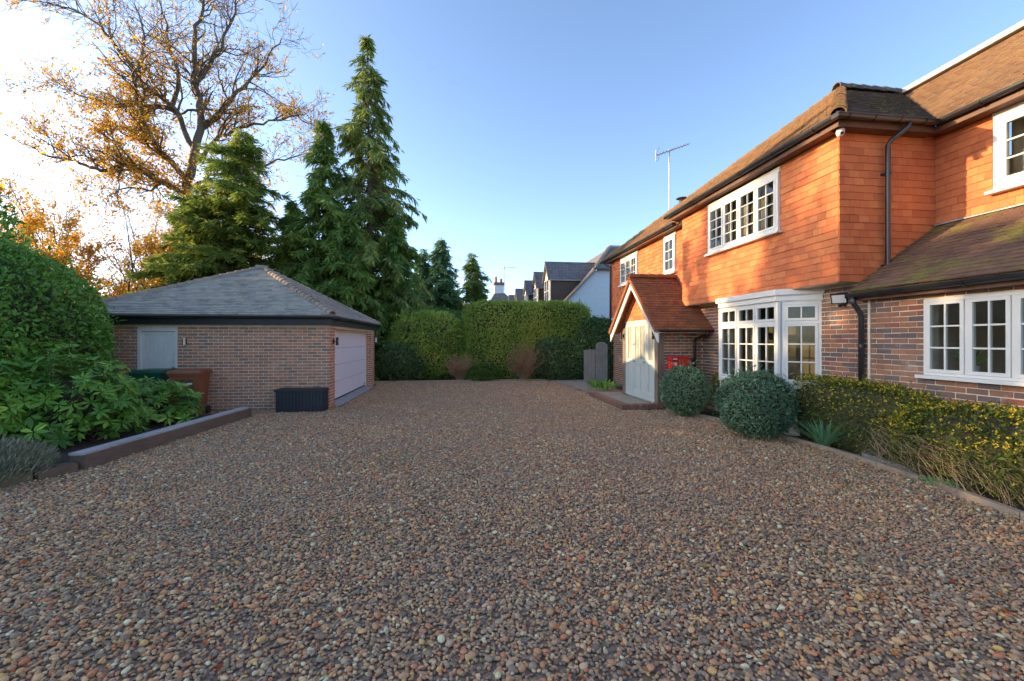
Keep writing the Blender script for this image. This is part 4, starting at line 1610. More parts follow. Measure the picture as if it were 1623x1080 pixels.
# doorstep
ds = thing('doorstep', (4.5, 11.4, 0), 'low stone-slab doorstep edged in brick before the porch door', 'doorstep')
DX0, DX1, DY0, DY1 = 3.98, 5.08, 10.12, 12.80
MB().box((DX0 + 0.03, DY0 + 0.03, 0.0), (DX1, DY1 - 0.03, 0.085)).build('core', M['mortar'], ds)
y = DY0
while y < DY1 - 0.05:
    MB().box((DX0, y + 0.004, 0.0), (DX0 + 0.215, min(DY1, y + 0.073), 0.118 + R.uniform(-0.003, 0.003)), float(R.uniform(0, 0.6))).build('brick', M['brick'], ds)
    y += 0.077
x = DX0 + 0.22
while x < DX1 - 0.05:
    MB().box((x, DY0, 0.0), (x + 0.068, DY0 + 0.215, 0.118 + R.uniform(-0.003, 0.003)), float(R.uniform(0, 0.6))).build('brick', M['brick'], ds)
    x += 0.077
for x0, x1 in ((DX0 + 0.225, 4.58), (4.59, 4.88)):
    for y0, y1 in ((DY0 + 0.225, 10.95), (10.96, 11.85), (11.86, DY1)):
        MB().box((x0, y0 + 0.004, 0.08), (x1 - 0.004, y1 - 0.004, 0.112 + R.uniform(-0.002, 0.003))).build('slab', M['slab'], ds)
# path of slabs beyond the step
pa = mk('path', [(3.85, 12.76, 0.008), (6.0, 12.76, 0.008), (6.0, 17.7, 0.008), (3.75, 17.7, 0.008)], [(0, 1, 2, 3)], M['soil'], kind='structure')
ys = [12.78, 13.5, 14.4, 15.2, 16.1, 16.9, 17.65]
for y0, y1 in zip(ys[:-1], ys[1:]):
    xs = [4.16 - (y0 - 13) * 0.09, 4.75 + R.uniform(-0.1, 0.1), 5.35]
    if y0 > 15:
        xs.append(5.95)
    for x0, x1 in zip(xs[:-1], xs[1:]):
        MB().box((x0 + 0.006, y0 + 0.006, 0.0), (x1 - 0.006, y1 - 0.006, 0.045 + R.uniform(-0.003, 0.003))).build('slab', M['slab'], pa)

# ------------------------------------------------------------------ garage
GX1, GX0, GY0, GY1, GH = -3.16, -8.85, 11.05, 16.70, 2.08
gar = thing('garage', (-6.0, 13.9, 0), 'brick double garage with grey hipped tile roof and white sectional door', 'garage')
gb = Pieces('brick', (0.211, 0.034, 0.061), M, 'brickwork')
gt = Pieces('roof_tile', (0.165, 0.022, 0.155), M, 'roof_tiling')
fg = Fr((GX0, GY0, 0), (1, 0, 0), (0, -1, 0))
fg2 = Fr((GX1, GY0, 0), (0, 1, 0), (1, 0, 0))
dh = [(-7.46 - GX0, 0.02, -6.60 - GX0, 1.98)]
oh = [(0.45, 0.0, 5.15, 2.02)]
mb = MB()
wall_panel(mb, fg, GX1 - GX0, GH + 0.2, dh, 0.2, -0.002)
wall_panel(mb, fg2, GY1 - GY0, GH + 0.2, oh, 0.2, -0.002)
mb.box((GX0, GY1 - 0.2, 0), (GX1 - 0.2, GY1, GH + 0.2))
mb.box((GX0, GY0 + 0.2, 0), (GX0 + 0.2, GY1 - 0.2, GH + 0.2))
mb.build('wall', M['gmortar'], gar)
lay_bricks(gb, fg, GX1 - GX0 + 0.003, GH, dh, 'gbrick')
lay_bricks(gb, fg2, GY1 - GY0, GH, oh, 'gbrick', half=0.1125)
# far reveal of the door opening
frv = Fr((GX1 - 0.22, GY0 + 5.15, 0), (1, 0, 0), (0, -1, 0))
lay_bricks(gb, frv, 0.22, GH - 0.08, [], 'gbrick')
gb.flush(gar)
# roof
e = 0.16
C = [A(GX0 - e, GY0 - e - 0.08, 2.30), A(GX1 + e, GY0 - e - 0.08, 2.30), A(GX1 + e, GY1 + e + 0.08, 2.30), A(GX0 - e, GY1 + e + 0.08, 2.30)]
T0, T1 = A(-6.05, 13.88, 3.86), A(-5.85, 13.88, 3.86)
planes = [[C[0], C[1], T1, T0], [C[1], C[2], T1], [C[2], C[3], T0, T1], [C[3], C[0], T0]]
for pl in planes:
    pts = np.array(pl)
    n = np.cross(pts[1] - pts[0], pts[2] - pts[0])
    n = n / np.linalg.norm(n)
    if n[2] < 0:
        n = -n
    MB().poly(pts - n * 0.01, 0.05, n).build('roof', M['roofgrey'], gar)
    tile_plane(pl[0], pl[1] - pl[0], pl, 'roofgrey', pc=gt, tilt=0.13)
gt.flush(gar, 0)
for c, tp in ((C[0], T0), (C[1], T1), (C[2], T1), (C[3], T0)):
    out = nrm((c - tp) * A(1, 1, 0))
    ridge_run(gar, 'hip_tile', c + (tp - c) * 0.015, tp, M['hip'], 0.21, 0.095, nrm(out * 0.42 + UP), 0.0)
ridge_run(gar, 'ridge_tile', T0 - A(0.05, 0, 0), T1 + A(0.05, 0, 0), M['hip'], 0.2, 0.10)
mb = MB()
mb.box((GX0 - 0.1, GY0 - 0.17, GH), (GX1 + 0.1, GY0 - 0.14, 2.27))
mb.box((GX1 + 0.07, GY0 - 0.14, GH), (GX1 + 0.10, GY1 + 0.14, 2.27))
mb.box((GX0 - 0.1, GY0 - 0.14, GH), (GX1 + 0.07, GY0 - 0.0, GH + 0.02))
mb.box((GX1 + 0.0, GY0 - 0.0, GH), (GX1 + 0.07, GY1 + 0.14, GH + 0.02))
mb.build('fascia', M['blacktim'], gar)
gutter(gar, (GX0 - e, GY0 - 0.23, 2.275), (GX1 + e + 0.03, GY0 - 0.23, 2.275), (0, -1, 0), r=0.05, nbr=7)
gutter(gar, (GX1 + 0.15, GY0 - 0.24, 2.275), (GX1 + 0.15, GY1 + 0.24, 2.275), (1, 0, 0), r=0.05, nbr=6)
downpipe(gar, [(-8.3, GY0 - 0.23, 2.23), (-8.3, GY0 - 0.22, 2.15), (-8.22, GY0 - 0.08, 1.95), (-8.2, GY0 - 0.06, 1.88), (-8.2, GY0 - 0.06, 0.1)], 0.034, m=M['browntim'], clips=[(-8.2, GY0 - 0.06, 1.5, 0, -1)])
# sectional door
fdg = Fr((GX1 - 0.24, GY0 + 0.45, 0), (0, 1, 0), (1, 0, 0))
mb = MB()
fdg.box(mb, -0.06, 0.03, 0.0, 0.05, 0.05, 2.02)
fdg.box(mb, 4.67, 4.76, 0.0, 0.05, 0.05, 2.02)
fdg.box(mb, 0.03, 4.67, 0.0, 0.05, 1.95, 2.02)
gd = mb.build('garage_door', M['white'], gar)
for k in range(4):
    z0 = 0.09 + k * 0.466
    m2 = MB()
    fdg.box(m2, 0.03, 4.67, -0.04, 0.006, z0 + 0.004, z0 + 0.462)
    m2.build('door_section', M['gdoor'], gd)
m2 = MB()
fdg.box(m2, 0.03, 4.67, -0.03, 0.0, 0.05, 1.96)
fdg.box(m2, 0.03, 4.67, -0.04, 0.012, 0.055, 0.09)
m2.build('seal', M['dark'], gd)
MB().obox(fdg.p(4.55, 0.02, 0.16), A(0.02, 0, 0), A(0, 0.06, 0), A(0, 0, 0.04)).build('handle', M['dark'], gd)
mb = MB()
mb.poly([(GX1 - 0.25, GY0 + 0.45, 0.055), (GX1 + 0.12, GY0 + 0.45, 0.02), (GX1 + 0.12, GY0 + 5.15, 0.02), (GX1 - 0.25, GY0 + 5.15, 0.055)], 0.1, UP)
mb.build('threshold', M['concrete'], gar)
mb = MB()
mb.box((GX1 + 0.122, GY0 + 0.3, -0.05), (GX1 + 0.17, GY1 + 0.0, 0.022))
mb.build('drain', M['dark'], gar)
# side door of vertical boards
u0, u1 = dh[0][0], dh[0][2]
mb = MB()
fg.box(mb, u0, u0 + 0.06, -0.1, 0.015, 0.02, 1.98)
fg.box(mb, u1 - 0.06, u1, -0.1, 0.015, 0.02, 1.98)
fg.box(mb, u0 + 0.06, u1 - 0.06, -0.1, 0.015, 1.92, 1.98)
sdr = mb.build('side_door', M['white'], gar)
m2 = MB()
for a, b, c, d in ((u0 + 0.062, u0 + 0.15, 0.03, 1.915), (u1 - 0.15, u1 - 0.062, 0.03, 1.915), (u0 + 0.15, u1 - 0.15, 1.84, 1.915), (u0 + 0.15, u1 - 0.15, 0.03, 0.2)):
    fg.box(m2, a, b, -0.07, -0.03, c, d)
m2.build('door_stile', M['white'], sdr)
nb = 6
for k in range(nb):
    a = u0 + 0.152 + (u1 - u0 - 0.304) * k / nb
    b = u0 + 0.152 + (u1 - u0 - 0.304) * (k + 1) / nb
    m2 = MB()
    fg.box(m2, a + 0.004, b - 0.004, -0.066, -0.042, 0.2, 1.838)
    m2.build('board', M['white'], sdr)
m2 = MB()
fg.box(m2, u0 + 0.15, u1 - 0.15, -0.08, -0.05, 0.2, 1.84)
m2.build('backing', M['gdoor'], sdr)
m2 = MB()
m2.obox(fg.p(u1 - 0.11, -0.02, 1.0), fg.U * 0.035, fg.N * 0.02, UP * 0.16)
m2.tube([fg.p(u1 - 0.11, 0.0, 1.0), fg.p(u1 - 0.11, 0.04, 1.0), fg.p(u1 - 0.20, 0.045, 1.0)], 0.012, 8)
m2.build('handle', M['steel'], sdr)


def tube_lamp(p, n, label, m):
    t = thing('wall_lamp', p, label, 'wall lamp')
    p, n = A(*p), nrm(A(*n))
    s_ = nrm(np.cross(n, UP))
    MB().obox(p + n * 0.012, n * 0.024, s_ * 0.05, UP * 0.09).build('back_plate', M['dark'], t)
    MB().tube([p + n * 0.06 - UP * 0.085, p + n * 0.06 + UP * 0.085], 0.034, 12).build('shade', M[m], t)
    mb = MB()
    mb.obox(p + n * 0.03, n * 0.03, s_ * 0.03, UP * 0.03)
    mb.build('arm', M['dark'], t)


tube_lamp((-6.41, GY0 - 0.02, 1.68), (0, -1, 0), 'steel tube wall lamp beside the white side door of the garage', 'steel')
lantern('wall_lamp', (GX1 + 0.02, GY0 + 0.26, 1.68), (1, 0, 0), 'dark up-down wall lamp on the near brick pier of the garage')
tube_lamp((GX1 + 0.02, GY1 - 0.12, 1.72), (1, 0, 0), 'pale tube wall lamp on the far brick pier of the garage', 'white')

# storage box
sb = thing('storage_box', (-3.83, 10.62, 0), 'dark blue-black ribbed plastic storage box against the garage wall', 'storage box')
bx0, bx1, by0, by1, bz = -4.27, -3.17, 10.62, 11.0, 0.50
MB().box((bx0 + 0.02, by0 + 0.02, 0.02), (bx1 - 0.02, by1 - 0.02, bz)).build('body', M['anthra'], sb)
nr = 14
for k in range(nr):
    a = bx0 + 0.02 + (bx1 - bx0 - 0.04) * k / nr
    MB().box((a + 0.003, by0 + 0.010, 0.04), (a + (bx1 - bx0 - 0.04) / nr - 0.003, by0 + 0.024, bz - 0.03)).build('slat', M['anthra'], sb)
for k in range(4):
    a = by0 + 0.03 + (by1 - by0 - 0.06) * k / 4
    MB().box((bx1 - 0.022, a + 0.006, 0.04), (bx1, a + (by1 - by0 - 0.06) / 4 - 0.006, bz - 0.03)).build('slat', M['anthra'], sb)
mb = MB()
mb.box((bx0 - 0.012, by0 - 0.015, bz), (bx1 + 0.012, by1, bz + 0.045))
mb.box((bx0 + 0.03, by0 + 0.03, bz + 0.045), (bx1 - 0.03, by1 - 0.03, bz + 0.058))
mb.build('lid', M['anthra'], sb)
MB().box((-3.82, by0 - 0.02, bz - 0.035), (-3.62, by0 + 0.0, bz - 0.002)).build('handle', M['dark'], sb)


# wheelie bins
def wheelie(base, rz, m, label):
    t = thing('wheelie_bin', base, label, 'wheelie bin', 'wheelie bins by the garage')
    c, s_ = math.cos(rz), math.sin(rz)

    def tr(V):
        V = np.asarray(V, float)
        return np.stack([V[:, 0] * c - V[:, 1] * s_, V[:, 0] * s_ + V[:, 1] * c, V[:, 2]], 1) + A(*base)

    def frustum(b, tp, z0, z1, name, mm, parent, dy=0.0):
        V = [(-b[0], -b[1], z0), (b[0], -b[1], z0), (b[0], b[1], z0), (-b[0], b[1], z0), (-tp[0], -tp[1] + dy, z1), (tp[0], -tp[1] + dy, z1), (tp[0], tp[1] + dy, z1), (-tp[0], tp[1] + dy, z1)]
        return MB().add(tr(V), BOXF).build(name, mm, parent)
    body = frustum((0.22, 0.25), (0.28, 0.33), 0.06, 0.96, 'body', M[m], t)
    frustum((0.30, 0.35), (0.305, 0.355), 0.93, 0.985, 'rim', M[m], body)
    lid = frustum((0.315, 0.375), (0.29, 0.34), 0.987, 1.05, 'lid', M[m], t, -0.01)
    mb = MB()
    mb.tube(tr([(-0.22, 0.40, 1.0), (0.22, 0.40, 1.0)]), 0.018, 8)
    for x in (-0.2, 0.2):
        mb.tube(tr([(x, 0.34, 0.98), (x, 0.40, 1.0)]), 0.018, 8)
    mb.build('handle', M[m], t)
    for x in (-0.25, 0.25):
        mb = MB()
        mb.tube(tr([(x - 0.03, 0.27, 0.10), (x + 0.03, 0.27, 0.10)]), 0.10, 16)
        mb.build('wheel', M['dark'], t)
    mb = MB()
    V = tr([(-0.17, -0.312, 0.66), (0.17, -0.312, 0.66), (0.17, -0.3262, 0.84), (-0.17, -0.3262, 0.84)])
    mb.add(V, [(0, 1, 2, 3)])
    mb.build('panel', M['browntim'], t)
    V = tr([(-0.15, -0.322, 0.735), (0.15, -0.322, 0.735), (0.15, -0.3255, 0.775), (-0.15, -0.3255, 0.775)])
    MB().add(V, [(0, 1, 2, 3)]).build('sticker', M['white'], t)
    return t


wheelie((-5.98, 10.45, 0.0), 0.18, 'binbrown', 'brown plastic wheelie bin beside the garage side door')
wheelie((-6.82, 10.62, 0.0), 0.1, 'bingreen', 'dark green wheelie bin half hidden behind the rhododendron leaves')

# ------------------------------------------------------------------ edging and small garden things
sl1 = thing('timber_sleeper', (-4.85, 8.2, 0), 'long weathered timber sleeper edging the shrub bed, pale grey on top', 'sleeper')
a, b = A(-4.66, 10.15, 0.09), A(-4.93, 6.25, 0.09)
MB().bar(a, b, 0.20, 0.22).build('beam', M['sleeper'], sl1)
MB().bar(a + A(-0.03, 0, 0.125), b + A(-0.03, 0, 0.125), 0.17, 0.03).build('cap_board', M['capgrey'], sl1)
sl2 = thing('timber_sleeper', (-5.6, 5.0, 0), 'mossy shorter timber sleeper in front of the lavender', 'sleeper')
MB().bar((-5.15, 5.85, 0.08), (-6.5, 3.2, 0.08), 0.2, 0.18).build('beam', M['sleeperold'], sl2)
sl3 = thing('timber_sleeper', (-5.0, 6.0, 0), 'short low brown timber block between the two sleepers', 'sleeper')
MB().bar((-4.96, 6.22, 0.05), (-5.12, 5.88, 0.05), 0.2, 0.14).build('beam', M['sleeper'], sl3)

eb = thing('bed_edging', (5.5, 6.0, 0), 'low pale timber edging strip curving along the flower bed', 'edging')
for (x0, y0), (x1, y1) in zip(BED_EDGE[:-1], BED_EDGE[1:]):
    L = math.hypot(x1 - x0, y1 - y0)
    ex, ey = (x1 - x0) / L * 0.004, (y1 - y0) / L * 0.004
    MB().bar((x0 + ex, y0 + ey, 0.02), (x1 - ex, y1 - ey, 0.025), 0.07, 0.11).build('edging_strip', M['edging'], eb)
bbk = thing('back_edging', (0, 17.7, 0), 'thin timber board edging at the far end of the gravel below the hedges', 'edging')
for x0, y0, x1, y1 in ((3.75, 17.66, 1.5, 17.82), (1.5, 17.82, -1.0, 17.78), (-1.0, 17.78, -3.4, 17.68)):
    MB().bar((x0, y0, 0.03), (x1, y1, 0.03), 0.04, 0.10).build('edging_board', M['edging'], bbk)

tr_ = thing('stone_trough', (5.72, 5.1, 0), 'small mossy stone surround sunk in the flower bed by the edging', 'trough')
d = nrm(A(-0.13, -1.0, 0))
sv = A(-d[1], d[0], 0)
c0 = A(5.72, 5.0, 0.06)
for q, l in ((sv * 0.11, 0.78), (-sv * 0.11, 0.78)):
    MB().obox(c0 + q, d * l, sv * 0.035, UP * 0.12).build('kerb', M['oldstone'], tr_)
for q in (d * 0.37, -d * 0.37):
    MB().obox(c0 + q, d * 0.04, sv * 0.18, UP * 0.12).build('kerb', M['oldstone'], tr_)
MB().obox(c0 - UP * 0.01, d * 0.69, sv * 0.18, UP * 0.08).build('moss', M['moss'], tr_)

# gate at the end of the house
gt_ = thing('garden_gate', (5.75, 17.1, 0), 'grey weathered wooden garden gate with rounded boards at the house end', 'gate')
for k, (x0, x1, h) in enumerate(((5.10, 5.26, 1.33), (5.265, 5.42, 1.36), (5.425, 5.58, 1.34), (5.60, 5.73, 1.56), (5.735, 5.86, 1.66), (5.865, 5.98, 1.62), (5.985, 6.10, 1.46))):
    pts = [(x0, 17.1, 0.05), (x1, 17.1, 0.05)]
    if k < 3:
        pts += [(x1, 17.1, h - 0.03), ((x0 + x1) / 2, 17.1, h), (x0, 17.1, h - 0.03)]
    else:
        cx_ = 5.85
        arch = lambda x: 1.40 + 0.25 * math.sqrt(max(0, 1 - ((x - cx_) / 0.27) ** 2))
        pts += [(x, 17.1, arch(x)) for x in np.linspace(x1, x0, 5)]
    MB().poly(pts, 0.025, (0, -1, 0)).build('board', M['gate'], gt_)
mb = MB()
for z in (0.35, 1.15):
    mb.box((5.10, 17.13, z), (6.10, 17.17, z + 0.09))
mb.build('rail', M['gate'], gt_)

# ------------------------------------------------------------------ plants
# clipped laurel mound on the left
hedge('laurel_mound', 'huge rounded clipped laurel hedge on the left, in front of the garage', 'hedge', (-9.15, 8.65, 0.0), (2.35, 1.95, 2.35), 1.25, 2.6, 42000, 0.080, 0.042, 'l_laurel', lump=0.05, lf=1.2, seed=3)


# rhododendrons: whorls of large leaves
def rhodo(base, rad, zc, nwh, label, seed, nparts=300):
    root = thing('rhododendron', base, label, 'shrub', 'rhododendrons in the shrub bed')
    P, N = blob_points(nwh * 2, rad, 2.2, seed, 0.22, 1.3, depth=0.3)
    keep = P[:, 2] + zc > 0.12
    P, N = P[keep][:nwh], N[keep][:nwh]
    P = P + A(*base) + A(0, 0, zc)
    leaves = []
    for p, n in zip(P, N):
        ax = nrm(n * 0.6 + UP * 0.75 + R.normal(0, 0.25, 3))
        k = R.integers(7, 11)
        s1 = nrm(np.cross(ax, A(0.3, 0.9, 0.2)))
        s2 = np.cross(ax, s1)
        dro = R.uniform(-0.45, 0.25)
        sz = R.uniform(0.8, 1.25)
        tb = R.uniform(0.15, 0.75)
        for j in range(k):
            a = 2 * math.pi * j / k + R.normal(0, 0.2)
            d = nrm(s1 * math.cos(a) + s2 * math.sin(a) + ax * (dro + R.normal(0, 0.15)))
            leaves.append((p + d * 0.01, d, nrm(ax + R.normal(0, 0.15, 3)), R.uniform(0.12, 0.175) * sz, tb + R.normal(0, 0.12)))
        if R.uniform() < 0.5:
            leaves.append((p, ax, s1, 0.04, 0.98))
    b = A(*base)
    dist = np.array([np.linalg.norm(l[0] - A(0, 0, CAM_H)) - 6 * (l[1] @ A(0, 0, 0)) for l in leaves])
    scs = np.array([score(l[0], nrm(A(0, 0, CAM_H) - l[0])) * l[3] for l in leaves])
    order = np.argsort(-scs)[:nparts]
    cs = set(int(i) for i in order if scs[int(i)] > 0)
    ms = []
    for q in range(8):
        me = bpy.data.meshes.new('leaf')
        w = 0.34
        V = [(0, 0, 0), (0.25, w * 0.36, 0.03), (0.6, w * 0.5, 0.02), (1, 0, -0.08), (0.6, -w * 0.5, 0.02), (0.25, -w * 0.36, 0.03), (0.3, 0, -0.02), (0.65, 0, -0.035)]
        me.from_pydata(V, [], [(0, 6, 1), (1, 6, 7, 2), (2, 7, 3), (0, 5, 6), (5, 4, 7, 6), (4, 3, 7)])
        at = me.attributes.new('tint', 'FLOAT', 'POINT')
        at.data.foreach_set('value', np.full(8, (q + 0.5) / 8, np.float32))
        me.materials.append(M['l_rhodo'])
        ms.append(me)
    rest = []
    for i, (p, d, n, L, t) in enumerate(leaves):
        if i in cs and L > 0.06:
            s_ = nrm(np.cross(n, d))
            nn = np.cross(d, s_)
            o = bpy.data.objects.new('leaf', ms[int(np.clip(t, 0, 0.999) * 8)])
            COL.objects.link(o)
            o.parent = root
            rot = Matrix(((d[0], s_[0], nn[0]), (d[1], s_[1], nn[1]), (d[2], s_[2], nn[2])))
            o.matrix_local = Matrix.Translation(Vector(p - b)) @ rot.to_4x4() @ Matrix.Scale(L, 4)
        else:
            rest.append((p, d, n, L, t))
    add_leaves('foliage', np.array([r[0] for r in rest]), np.array([r[1] for r in rest]), np.array([r[2] for r in rest]), np.array([r[3] for r in rest]),
               np.array([r[3] for r in rest]) * 0.33, M['l_rhodo'], root, np.clip([r[4] for r in rest], 0, 1), fold=-0.1)
    polys = []
    for p in P[:: max(1, len(P) // 70)]:
        q = b + A(R.normal(0, 0.15), R.normal(0, 0.15), 0.05)
        mid = (p + q) / 2 + A(0, 0, -0.15) + R.normal(0, 0.06, 3)
        polys.append((np.array([q, mid, p]), np.array([0.014, 0.01, 0.005])))
    tubes(polys, M['twig'], root, 'stems', 4)
    u, v = np.meshgrid(np.linspace(0, 2 * math.pi, 25)[:-1], np.linspace(-math.pi / 2, math.pi / 2, 13))
    dd = np.stack([np.cos(v) * np.cos(u), np.cos(v) * np.sin(u), np.sin(v)], -1).reshape(-1, 3)
    Cc = dd * A(*rad) * 0.5 + b + A(0, 0, zc)
    Cc[:, 2] = np.maximum(Cc[:, 2], b[2] + 0.02)
    F = np.array([(i * 24 + j, i * 24 + (j + 1) % 24, (i + 1) * 24 + (j + 1) % 24, (i + 1) * 24 + j) for i in range(12) for j in range(24)])
    mk('inner_branches', Cc, F, M['core'], root, smooth=True)
    return root


rhodo((-7.35, 6.95, 0.1), (1.2, 0.95, 0.95), 0.72, 400, 'dense rhododendron at the left edge behind the lavender', 21)
rhodo((-6.2, 7.7, 0.1), (0.95, 0.9, 0.85), 0.55, 340, 'broad middle rhododendron spilling towards the timber sleeper', 22)
rhodo((-6.3, 9.1, 0.1), (1.1, 0.7, 0.5), 0.30, 260, 'low spreading rhododendron in front of the brown wheelie bin', 23)
rhodo((-7.6, 8.2, 0.1), (1.1, 0.8, 1.15), 0.75, 330, 'tall rhododendron at the foot of the laurel mound', 24)


# lavender
def tuft_plant(name, label, cat, base, rad, n, L, W_, m, lean=0.35, kind='stuff', group=None):
    root = thing(name, base, label, cat, group)
    th = R.uniform(0, 2 * math.pi, n)
    rr = np.sqrt(R.uniform(0, 1, n))
    P = np.stack([np.cos(th) * rr * rad[0], np.sin(th) * rr * rad[1], np.zeros(n)], 1)
    prof = np.sqrt(np.maximum(0, 1 - rr ** 2))
    D = nrm(UP + np.stack([np.cos(th) * rr, np.sin(th) * rr, 0 * th], 1) * lean * 2 + R.normal(0, 0.25, (n, 3)))
    z = R.uniform(0.25, 1.0, n) * rad[2] * (0.35 + 0.65 * prof)
    P[:, 2] = z - L * 0.5
    P[:, 2] = np.maximum(P[:, 2], 0.0)
    add_leaves('foliage', P + A(*base), D, rdir(n), L * R.uniform(0.6, 1.3, n), W_, M[m], root, None, kind)
    return root, P


lv, _ = tuft_plant('lavender', 'grey-green lavender bush spilling over the timber edging at lower left', 'shrub', (-5.95, 5.75, 0.08), (1.0, 0.75, 0.46), 9000, 0.10, 0.012, 'l_lav')
P = np.stack([-5.9 + R.normal(0, 0.4, 14), 5.75 + R.normal(0, 0.3, 14), R.uniform(0.4, 0.52, 14)], 1)
add_leaves('dead_leaves', P, rdir(14) * A(1, 1, 0.3), nrm(UP + rdir(14) * 0.4), 0.07, 0.045, M['l_fall'], lv)

# clipped balls
hedge('box_ball', 'round blue-green clipped bush nearest the porch', 'bush', (5.05, 9.12, 0.03), (0.48, 0.46, 0.52), 0.55, 2.3, 10000, 0.042, 0.020, 'l_ball', lump=0.13, lf=2.0, seed=7, group='clipped round bushes')
hedge('box_ball', 'larger round blue-green clipped bush under the bay window', 'bush', (5.16, 6.95, 0.03), (0.585, 0.55, 0.55), 0.56, 2.3, 14000, 0.042, 0.020, 'l_ball', lump=0.14, lf=2.0, seed=8, group='clipped round bushes')


# yellow jasmine hedge
def jasmine(base, rad, zc, n, nfl, seed, label, stems=0):
    root = hedge('jasmine_hedge', label, 'hedge', base, rad, zc, 4.0, n, 0.038, 0.017, 'l_jas', lump=0.10, lf=3.0, seed=seed, group='winter jasmine hedges along the house', depth=0.3, core=0.78)
    P, N = blob_points(nfl * 3, rad, 4.0, seed, 0.10, 3.0, depth=0.04)
    w = np.clip(0.25 + 1.5 * (P[:, 2] / rad[2]), 0.03, 1)
    P, N = P[(P[:, 2] + zc > 0.05) & (R.uniform(0, 1, len(P)) < w)], N[(P[:, 2] + zc > 0.05) & (R.uniform(0, 1, len(P)) < 2)][:0]
    P = P[:nfl] + A(*base) + A(0, 0, zc)
    k = 3
    PP = np.repeat(P, k, 0)
    add_leaves('flowers', PP, rdir(len(PP)), rdir(len(PP)), R.uniform(0.018, 0.030, len(PP)), 0.018, M['flower'], root)
    return root


jz = jasmine((5.93, 5.9, 0.03), (0.17, 1.35, 0.60), 0.46, 16000, 1300, 31, 'clipped winter jasmine hedge with yellow flowers below the lean-to downpipe')
jz2 = jasmine((5.80, 3.45, 0.03), (0.33, 1.55, 0.50), 0.44, 24000, 1700, 32, 'nearest sprawling winter jasmine with yellow flowers and dry stems at the right edge')
jasmine((5.86, 8.1, 0.03), (0.22, 1.2, 0.50), 0.46, 8000, 450, 33, 'winter jasmine growing between the two round bushes below the bay')
polys = []
for k in range(330):
    y = R.uniform(2.6, 5.2)
    p = A(5.56 + R.normal(0, 0.05), y, R.uniform(0.15, 0.55))
    d = nrm(A(-0.25 + R.normal(0, 0.15), -0.9 + R.normal(0, 0.3), -0.35 + R.normal(0, 0.2)))
    Q, _ = wander(p, d, R.uniform(0.25, 0.6), 4, 0.18, 0.0, 0.12)
    Q[:, 2] = np.maximum(Q[:, 2], 0.05)
    polys.append((Q, np.full(5, 0.0022)))
tubes(polys, M['deadtwig'], jz2, 'dry_stems', 3, kind='stuff')

# iris clump: strap leaves, each one a part
ir = thing('iris_plant', (5.66, 6.05, 0.035), 'clump of upright grey-green strap leaves by the bed edging', 'plant')
for k in range(95):
    a = R.uniform(0, 2 * math.pi)
    ln = R.uniform(0.36, 0.68)
    d = A(math.cos(a), math.sin(a), 0)
    lean = R.uniform(0.3, 1.6)
    p0 = A(5.66, 6.05, 0.035) + d * R.uniform(0, 0.07)
    w = A(-d[1], d[0], 0) * R.uniform(0.010, 0.018)
    ts = np.linspace(0, 1, 6)
    ctr = np.array([p0 + d * (lean * 0.5 * t + 0.25 * lean * t * t) * ln * 1.1 + UP * ln * (t * (1 - 0.25 * lean * t)) for t in ts])
    wd = (1 - ts ** 2.2)[:, None] * w
    V = np.vstack([ctr - wd, ctr + wd])
    F = np.array([(i, i + 1, 7 + i, 6 + i) for i in range(5)])
    mk('leaf', V, F, M['l_iris'], ir, np.full(12, R.uniform()))

# plant beside the step
pl = thing('bedding_plant', (4.75, 13.75, 0.05), 'bright green broad-leaved plant left of the porch door', 'plant')
for k in range(95):
    a = R.uniform(0, 2 * math.pi)
    rr = R.uniform(0, 0.38)
    p0 = A(4.75 + math.cos(a) * rr, 13.75 + math.sin(a) * rr * 1.5, 0.05 + R.uniform(0, 0.15))
    d = nrm(A(math.cos(a), math.sin(a), 0) * R.uniform(0.2, 0.9) + UP * R.uniform(0.4, 1.0))
    V, F = leaf_quads(p0[None], d[None], nrm(UP + R.normal(0, 0.4, 3))[None], R.uniform(0.2, 0.34), R.uniform(0.08, 0.13))
    mk('leaf', V, F, M['l_porch'], pl, np.full(4, R.uniform()))

# small ground-cover tuft near the right edging
tuft_plant('saxifrage', 'low pale green cushion plant at the foot of the jasmine', 'plant', (5.52, 4.3, 0.035), (0.12, 0.22, 0.07), 700, 0.04, 0.012, 'l_iris')

# hedges at the far end
hz = lambda P: 0.45 + 0.25 * lumps(P, 99, 1.2)
hedge('conifer_hedge', 'tall clipped conifer hedge with flat top at the end of the drive', 'hedge', (3.05, 19.2, 0.0), (2.78, 1.1, 1.72), 1.66, 7.0, 75000, 0.085, 0.036, 'l_hedge', lump=0.035, lf=2.5, seed=41, depth=0.06, core=0.93)
hedge('golden_conifer', 'rounded untrimmed golden-green conifer left of the clipped hedge', 'shrub', (-1.35, 19.6, 0.0), (1.75, 1.2, 1.55), 1.35, 2.6, 34000, 0.12, 0.034, 'l_hedge', lump=0.12, lf=1.5, seed=42, depth=0.25)
hedge('dark_bush', 'dark evergreen bush under the golden conifer beside the garage', 'shrub', (-2.4, 18.7, 0.0), (1.15, 0.7, 0.8), 0.75, 2.3, 9000, 0.10, 0.04, 'l_dark', lump=0.15, lf=1.5, seed=43, depth=0.3)
hedge('leafy_hedge', 'dark green leafy hedge between the clipped hedge and the garden gate', 'hedge', (5.95, 18.6, 0.0), (1.1, 0.7, 1.4), 1.25, 4.0, 14000, 0.09, 0.045, 'l_dark', lump=0.08, lf=1.5, seed=44)
